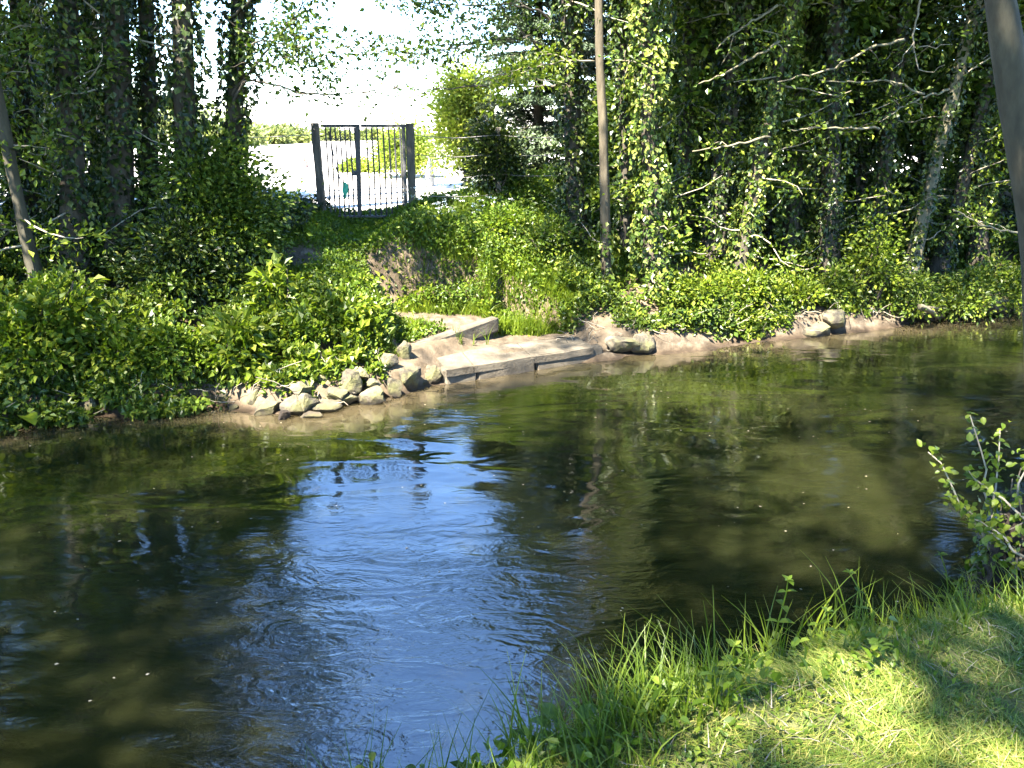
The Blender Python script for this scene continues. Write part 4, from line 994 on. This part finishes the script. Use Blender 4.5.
# rough edge grass
r = np.random.default_rng(60); N = 34000; x = r.uniform(-1.2, 3.4, N); y = r.uniform(.9, 4.3, N); s = ns(x, y); k = (s > -.62) & (s < .10 + .25 * lump(x, y, 61, 5)) & (lump(x, y, 62, 4.5) > .38); x, y, s = x[k], y[k], s[k]; N = len(x)
hh = (.08 + .17 * lump(x, y, 63, 4)) * r.uniform(.4, 1.3, N); ln = r.normal(0, .45, (N, 2)) * hh[:, None] + np.array([-.1, .2]) * hh[:, None]
g = Geo(); g.blades(np.stack([x, y, height(x, y) - .01], -1), hh, .0055, ln, 4, 64); tag(g.build('edge_grass', M['grass']), 'rough unmown grass along the near bank edge', 'grass', kind='stuff')
r = np.random.default_rng(65); N = 16000; x = r.uniform(-1.2, 3.4, N); y = r.uniform(.9, 4.3, N); s = ns(x, y); k = (s > -.7) & (s < .22) & (lump(x, y, 66, 3.2) > .5); x, y = x[k], y[k]
g = Geo(); g.leaves(np.stack([x, y, height(x, y) + r.uniform(.0, .13, len(x))], -1), r.uniform(.02, .05, len(x)), axis=np.array([0, 0, .3]), normal=np.array([0, 0, 1.2]), aspect=.6, spread=.8, six=True, seed=66); tag(g.build('edge_weeds', M['weed']), 'low leafy weeds on the near bank edge', 'weeds', kind='stuff')
def npix(px, py, z=1.78):
    """where a look through this point of the photograph meets the near bank, or its edge"""
    d = ray(px, py); last = None
    for t in np.arange(1.2, 5.0, .02):
        q = np.array([0, 0, CAMZ]) + d * t
        if ns(q[0], q[1]) < -.12: break
        last = q
        if q[2] < float(height(q[:1], q[1:2])[0]): break
    return last if last is not None else PZ(px, py, z)
def tuft(px, py, n, h, seed, label, lean=(0, 0), wd=.007, z=1.75, rad=.05):
    h = h * 1.45
    b = npix(px, py, z); b = on_ground(b[0], b[1]); r = np.random.default_rng(seed)
    p = b + r.normal(0, 1, (n, 3)) * [rad, rad, 0]; hh = h * r.uniform(.45, 1.1, n); ln = (r.normal(0, .28, (n, 2)) + np.array(lean)) * hh[:, None]
    g = Geo(); g.blades(p - [0, 0, .02], hh, wd, ln, 6, seed); tag(g.build('grass_tuft', M['grass']), label, 'grass tuft', 'tall grass tufts on the near bank edge')
tuft(715, 645, 26, .30, 1, 'tall grass tuft with one drooping tip left of the nettle stem', (-.35, .1))
tuft(650, 720, 36, .20, 2, 'arching grass tuft near the bottom middle of the bank edge', (.1, .2))
tuft(860, 620, 34, .24, 3, 'sunlit grass tuft right of the middle, blades bent over', (.15, .1))
tuft(905, 612, 30, .16, 4, 'short upright sunlit grass tuft on the crest')
tuft(965, 590, 50, .22, 5, 'dense bright grass tuft at the foot of the stump', (-.1, .1), rad=.07)
tuft(770, 640, 40, .24, 6, 'broad grass tuft behind the mown grass centre', (-.1, .2))
tuft(690, 665, 40, .22, 7, 'wide grass tuft on the slope below the tall one', (-.2, .2))
tuft(600, 740, 36, .18, 8, 'dark green grass tuft at the bottom edge', (-.1, .3))
tuft(530, 765, 30, .20, 9, 'blurred grass tuft overhanging the water at the bottom', (-.2, .2))
tuft(1000, 600, 26, .15, 10, 'short tuft right of the stump foot')
tuft(830, 632, 26, .18, 11, 'narrow grass tuft between the two sunlit ones', (.3, .1))
def nettle(px, py, h, seed, label, lean=(0, 0), pairs=5, L=.06, mat='weed', z=1.75):
    h = h * 1.5; L = L * 1.1
    b = npix(px, py, z); b = on_ground(b[0], b[1]); root = empty('nettle_plant', b, label, 'wild plant', 'leafy stems on the near bank edge'); r = np.random.default_rng(seed)
    top = b + np.array([lean[0], lean[1], h]); q = wobble(b, top, 8, .015, seed); g = Geo(); g.tube(q, np.linspace(.004, .002, 8), 5); g.build('stem', M[mat], root)
    gl = Geo()
    P, A, Z = [], [], []
    for k in range(pairs):
        t = .25 + .75 * k / (pairs - 1) if pairs > 1 else 1; c = along(q, np.array([t]))[0]; a0 = k * pi / 2 + r.uniform(-.3, .3)
        for m_ in (0, pi):
            P.append(c); A.append([cos(a0 + m_), sin(a0 + m_), .15]); Z.append(L * (1.25 - .6 * t) * r.uniform(.8, 1.1))
    for m_ in range(4): P.append(q[-1]); A.append([cos(m_ * 1.57 + .7), sin(m_ * 1.57 + .7), .7]); Z.append(L * .5)
    gl.leaves(np.array(P), np.array(Z), axis=np.array(A) * 4, normal=np.array([0, 0, 4.0]), aspect=.58, spread=.5, six=True, seed=seed); gl.build('leaves', M[mat], root, True)
nettle(775, 640, .26, 11, 'nettle stem with paired leaves rising above the tufts', (.03, .02), 6, .05)
nettle(800, 645, .16, 12, 'shorter nettle stem right of the tallest one', (.08, .0), 4, .05)
nettle(850, 625, .20, 13, 'leafy stem in the sunlit tuft', (-.01, .03), 5, .035)
nettle(945, 600, .24, 14, 'thin stem with small round leaves left of the stump', (-.03, .02), 5, .04, 'fresh')
nettle(735, 660, .14, 15, 'low nettle in the shade left of the mown grass', (0, .02), 4, .06)
nettle(700, 690, .11, 16, 'low nettle above the bottom grass', (-.03, .02), 4, .06)
dock(on_ground(*npix(566, 752, 1.72)[:2]) + [0, 0, .03], 7, .085, 32, 'broad leaved weed with oval leaves at the bottom edge', 'weed')
dock(on_ground(*npix(668, 712, 1.8)[:2]) + [0, 0, .01], 5, .05, 33, 'small round leaved weed beside the bottom grass', 'fresh')
for k, (px, py) in enumerate(((372, 772), (425, 776))):
    b = PZ(px, py, 1.45); dock(b, 4, .05, 34 + k, ['yellow green leaf sprig poking in at the bottom edge, left one', 'yellow green leaf sprig poking in at the bottom edge, right one'][k], 'fresh')
    g = Geo(); e = on_ground(b[0] + .25, b[1] - .55); g.tube(wobble(e, b, 6, .02, k), np.linspace(.004, .002, 6), 4)
    o = g.build('stem', M['weed'], [q for q in COL.objects if q.get('label', '').startswith('yellow green leaf sprig')][-1])
# stump with sprouting shoots
sb = PZ(1022, 580, 1.80); sb = on_ground(sb[0], sb[1])
root = empty('tree_stump', sb, 'dark root stump at the right edge with leafy shoots', 'stump')
top = sb + np.array([.0, .03, .52]); g = Geo()
g.tube(wobble(sb - [0, 0, .2], top, 16, .02, 5), np.interp(np.linspace(0, 1, 16), [0, .3, .6, .85, 1], [.21, .17, .13, .10, .02]), 22, .16, 9); g.build('stump_body', M['soil'], root)
g = Geo(); r = np.random.default_rng(77)
for k in range(150):
    a = r.uniform(0, 2 * pi); z = r.uniform(0, .48); p = sb + [cos(a) * (.15 - .2 * z), sin(a) * (.15 - .2 * z), z]; e = p + [cos(a) * r.uniform(.02, .13), sin(a) * r.uniform(.02, .1), r.uniform(-.2, .16)]
    g.tube(wobble(p, e, 6, .02, 900 + k), np.linspace(.006, .002, 6), 4, cap=False)
g.build('roots', M['darktwig'], root)
gl = Geo(); a = r.uniform(0, 2 * pi, 700); z = r.uniform(0, .50, 700); rr_ = .18 - .2 * z + r.uniform(0, .06, 700)
gl.leaves(sb + np.stack([np.cos(a) * rr_, np.sin(a) * rr_, z], -1), r.uniform(.016, .042, 700), axis=np.stack([np.cos(a) * .4, np.sin(a) * .4, -1 + 0 * a], -1), normal=np.stack([np.cos(a), np.sin(a), .5 + 0 * a], -1), aspect=.8, spread=.6, six=True, seed=5); gl.build('ivy', M['bramble'], root)
g = Geo(); sh = []
for k, (a, b, Yq) in enumerate((((1000, 500), (970, 415), 3.25), ((995, 480), (928, 452), 3.2), ((1005, 480), (1000, 430), 3.3), ((1012, 470), (1040, 420), 3.3), ((1000, 540), (955, 495), 3.1), ((1010, 550), (975, 520), 3.0), ((1015, 500), (1030, 440), 3.4), ((990, 520), (968, 470), 3.15), ((1015, 590), (1000, 560), 2.95))):
    a0 = pi * .6 + k * .45; q0 = sb + [.08 * cos(a0) - .03, .08 * sin(a0) - .04, .18 + .03 * (k % 8)]; mid = (q0 + PY(*b, Yq)) / 2 + [-.02, 0, .03]
    q = np.vstack([wobble(q0, mid, 5, .012, 950 + k), wobble(mid, PY(*b, Yq), 5, .012, 990 + k)[1:]]); g.tube(q, np.linspace(.006, .002, len(q)), 5); sh.append(q)
g.build('shoot', M['twig'], root, True)
P = []; A = []; r = np.random.default_rng(78)
for q in sh:
    for t in np.linspace(.3, 1, 9):
        c = along(q, np.array([t]))[0]
        for m_ in range(5): P.append(c + r.normal(0, .018, 3)); A.append(r.normal(0, 1, 3))
gl = Geo(); gl.leaves(np.array(P), r.uniform(.018, .042, len(P)), axis=np.array(A), normal=np.array([0, -.4, 1.2]), aspect=.72, spread=.5, six=True, seed=79); gl.build('leaves', M['fresh'], root, True)

# floating specks on the water -----------------------------------------------
r = np.random.default_rng(90); N = 260; x = r.uniform(-6, 6, N); y = r.uniform(4.5, 11.5, N); k = (y < shoreY(x) - .4) & (ns(x, y) < -1.3); x, y = x[k], y[k]
g = Geo(); g.leaves(np.stack([x, y, np.full(len(x), .004)], -1), r.uniform(.012, .035, len(x)), axis=np.array([1.0, 0, 0]), normal=np.array([0, 0, 60.0]), aspect=.6, spread=.6, seed=91, fold=0); 
g.v[0][:, 2] = .004; tag(g.build('floating_specks', M['twig']), 'tiny fallen petals and leaves floating on the river', 'leaf litter', kind='stuff')

# ------------------------------------------------------------------ the tall trees on the near bank, behind and above the camera: unseen, crowns shaped to throw the dappled shade
LIT = [  # px, py, z, radius m : places that get sun through the gaps
 (830, 695, 1.9, .22), (850, 705, 1.9, .18), (800, 700, 1.9, .14), (740, 740, 1.9, .12), (900, 760, 1.9, .1), (990, 640, 1.9, .12), (1010, 620, 1.9, .12), (960, 600, 1.85, .14), (1010, 745, 1.9, .12), (930, 715, 1.9, .10), (760, 715, 1.9, .07), (880, 745, 1.9, .08), (675, 745, 1.9, .08), (905, 640, 1.9, .07), (860, 600, 1.9, .10), (1000, 500, 1.95, .38), (960, 440, 2.1, .34), (970, 520, 1.9, .25), (730, 690, 1.9, .06), (700, 640, 1.9, .07),
 (300, 395, .15, .6), (265, 400, .1, .5), (345, 385, .2, .5), (400, 370, .3, .45), (470, 365, .15, .65), (525, 350, .15, .5), (440, 330, .4, .45), (480, 325, .4, .35), (395, 285, 1.0, .3), (405, 315, .6, .2), (380, 335, .6, .4), (230, 300, .9, .35), (140, 330, .5, .4), (110, 345, .5, .3), (60, 230, 1.8, .4), (100, 240, 1.8, .3), (25, 330, .6, .35),
 (440, 210, 1.9, .9), (500, 240, 1.6, .8), (400, 230, 1.8, .6), (470, 270, 1.2, .5), (300, 290, 1.0, .3), (180, 290, 1.0, .3), (30, 260, 1.6, .3), (350, 225, 1.8, .4), (540, 230, 1.6, .4), (640, 250, 1.5, .4), (650, 150, 3, .6), (660, 80, 4.0, .6), (730, 260, 1.4, .35), (760, 150, 3, .4), (640, 310, .6, .5), (690, 310, .6, .5), (720, 315, .5, .5), (800, 310, .5, .4), (830, 330, .1, .3), (860, 240, 1.6, .4), (930, 270, 1.2, .4), (1000, 250, 1.5, .4), (640, 345, .1, .35),
 (880, 530, 0, .5), (900, 470, 0, .6), (830, 440, 0, .45), (700, 390, 0, .8), (760, 550, 0, .35), (790, 480, 0, .4), (60, 530, 0, .3), (300, 430, 0, .6), (640, 375, 0, .9), (620, 440, 0, .3), (780, 400, 0, .6), (480, 480, 0, .2), (590, 560, 0, .15), (870, 500, 0, .4), (950, 420, 0, .4)]
LIT2 = [(650, 40, 14.6, .7), (655, 120, 14.6, .7), (660, 200, 14.6, .6), (720, 60, 15.5, .5), (745, 200, 15.1, .6), (770, 120, 15.1, .5), (800, 60, 15.8, .5), (830, 180, 15.6, .5), (880, 220, 15.5, .5), (860, 110, 16, .4), (930, 60, 16, .5), (950, 150, 16.2, .5), (980, 60, 16.6, .6), (990, 200, 16.5, .5), (200, 30, 12.8, .4), (235, 60, 13.2, .5), (190, 90, 12.7, .3), (20, 215, 12, .5), (90, 250, 11.3, .4), (270, 285, 11.8, .4), (610, 90, 14.5, .3), (500, 60, 15, .6)]
LT = np.array([[*PZ(a, b, z), rr] for a, b, z, rr in LIT] + [[*PY(a, b, Y), rr] for a, b, Y, rr in LIT2])
r = np.random.default_rng(95); N = 6800
tx = r.uniform(-13, 19, N); ty = r.uniform(-4, 17.0, N)
zc = np.where(ty > 9, r.uniform(14, 20, N), r.uniform(10.5, 17, N))
pn = noise2(tx, ty, 96, 3.2, 4); pn = np.where((ty > 8) & (r.uniform(0, 1, N) > .72), -9, pn)
ok = pn > np.where(ty > 9, np.where(tx < -2.6, -.50, -.33), -.9)
# shift of the clump along the sun ray from its shadow place at z = 1
cx = tx + S[0] / S[2] * (zc - 1); cyy = ty + S[1] / S[2] * (zc - 1)
for (lx, ly, lz, rr) in LT:
    qx = cx - S[0] / S[2] * (zc - lz); qy = cyy - S[1] / S[2] * (zc - lz)
    ok &= np.hypot(qx - lx, qy - ly) > (rr + .16 if ly > 4.5 else rr * .8 + .06)
CL = np.stack([cx, cyy, zc], -1)[ok]
ntree = [(-9.5, -6.5), (-5.5, -3.6), (-1.2, -2.4), (3.2, -1.2), (7.0, 1.0), (11, 2.6), (-13, -2), (1.0, -7.5)]
own = np.argmin(np.stack([np.hypot(CL[:, 0] - a, CL[:, 1] - b - 1) for a, b in ntree]), 0)
nl = ['leaning left', 'nearest behind the camera on the left', 'directly behind the camera', 'close behind on the right', 'right of the camera', 'far right', 'far left', 'second row behind the camera']
for k, (a, b) in enumerate(ntree):
    base = on_ground(a, b); root = empty('shade_tree', base, 'unseen tall tree on the near bank, crown shaped for shade, ' + nl[k], 'tree', 'tall trees on the near bank')
    C_ = CL[own == k]; g = Geo(); tp = base + [0, .6, 15]; tr = wobble(base - [0, 0, .2], tp, 10, .15, 970 + k); g.tube(tr, np.linspace(.28, .07, 10), 10, .08, k)
    rr_ = np.random.default_rng(k)
    for c in C_[rr_.permutation(len(C_))[:60]]:
        p0 = along(tr, np.array([rr_.uniform(.45, .95)]))[0]; g.tube(wobble(p0, c, 6, .2, k), np.linspace(.05, .012, 6), 4, cap=False)
    g.build('trunk', M['bark'], root, True)
    if len(C_):
        gl = Geo(); clusters(C_, 26, .26, .20, gl, 980 + k, flat=.5, aspect=.7, spread=.8, up=1.2); gl.build('crown', M['crown'], root)
print('canopy clumps', len(CL))
print('verts', sum(len(o.data.vertices) for o in COL.objects if o.type == 'MESH'))
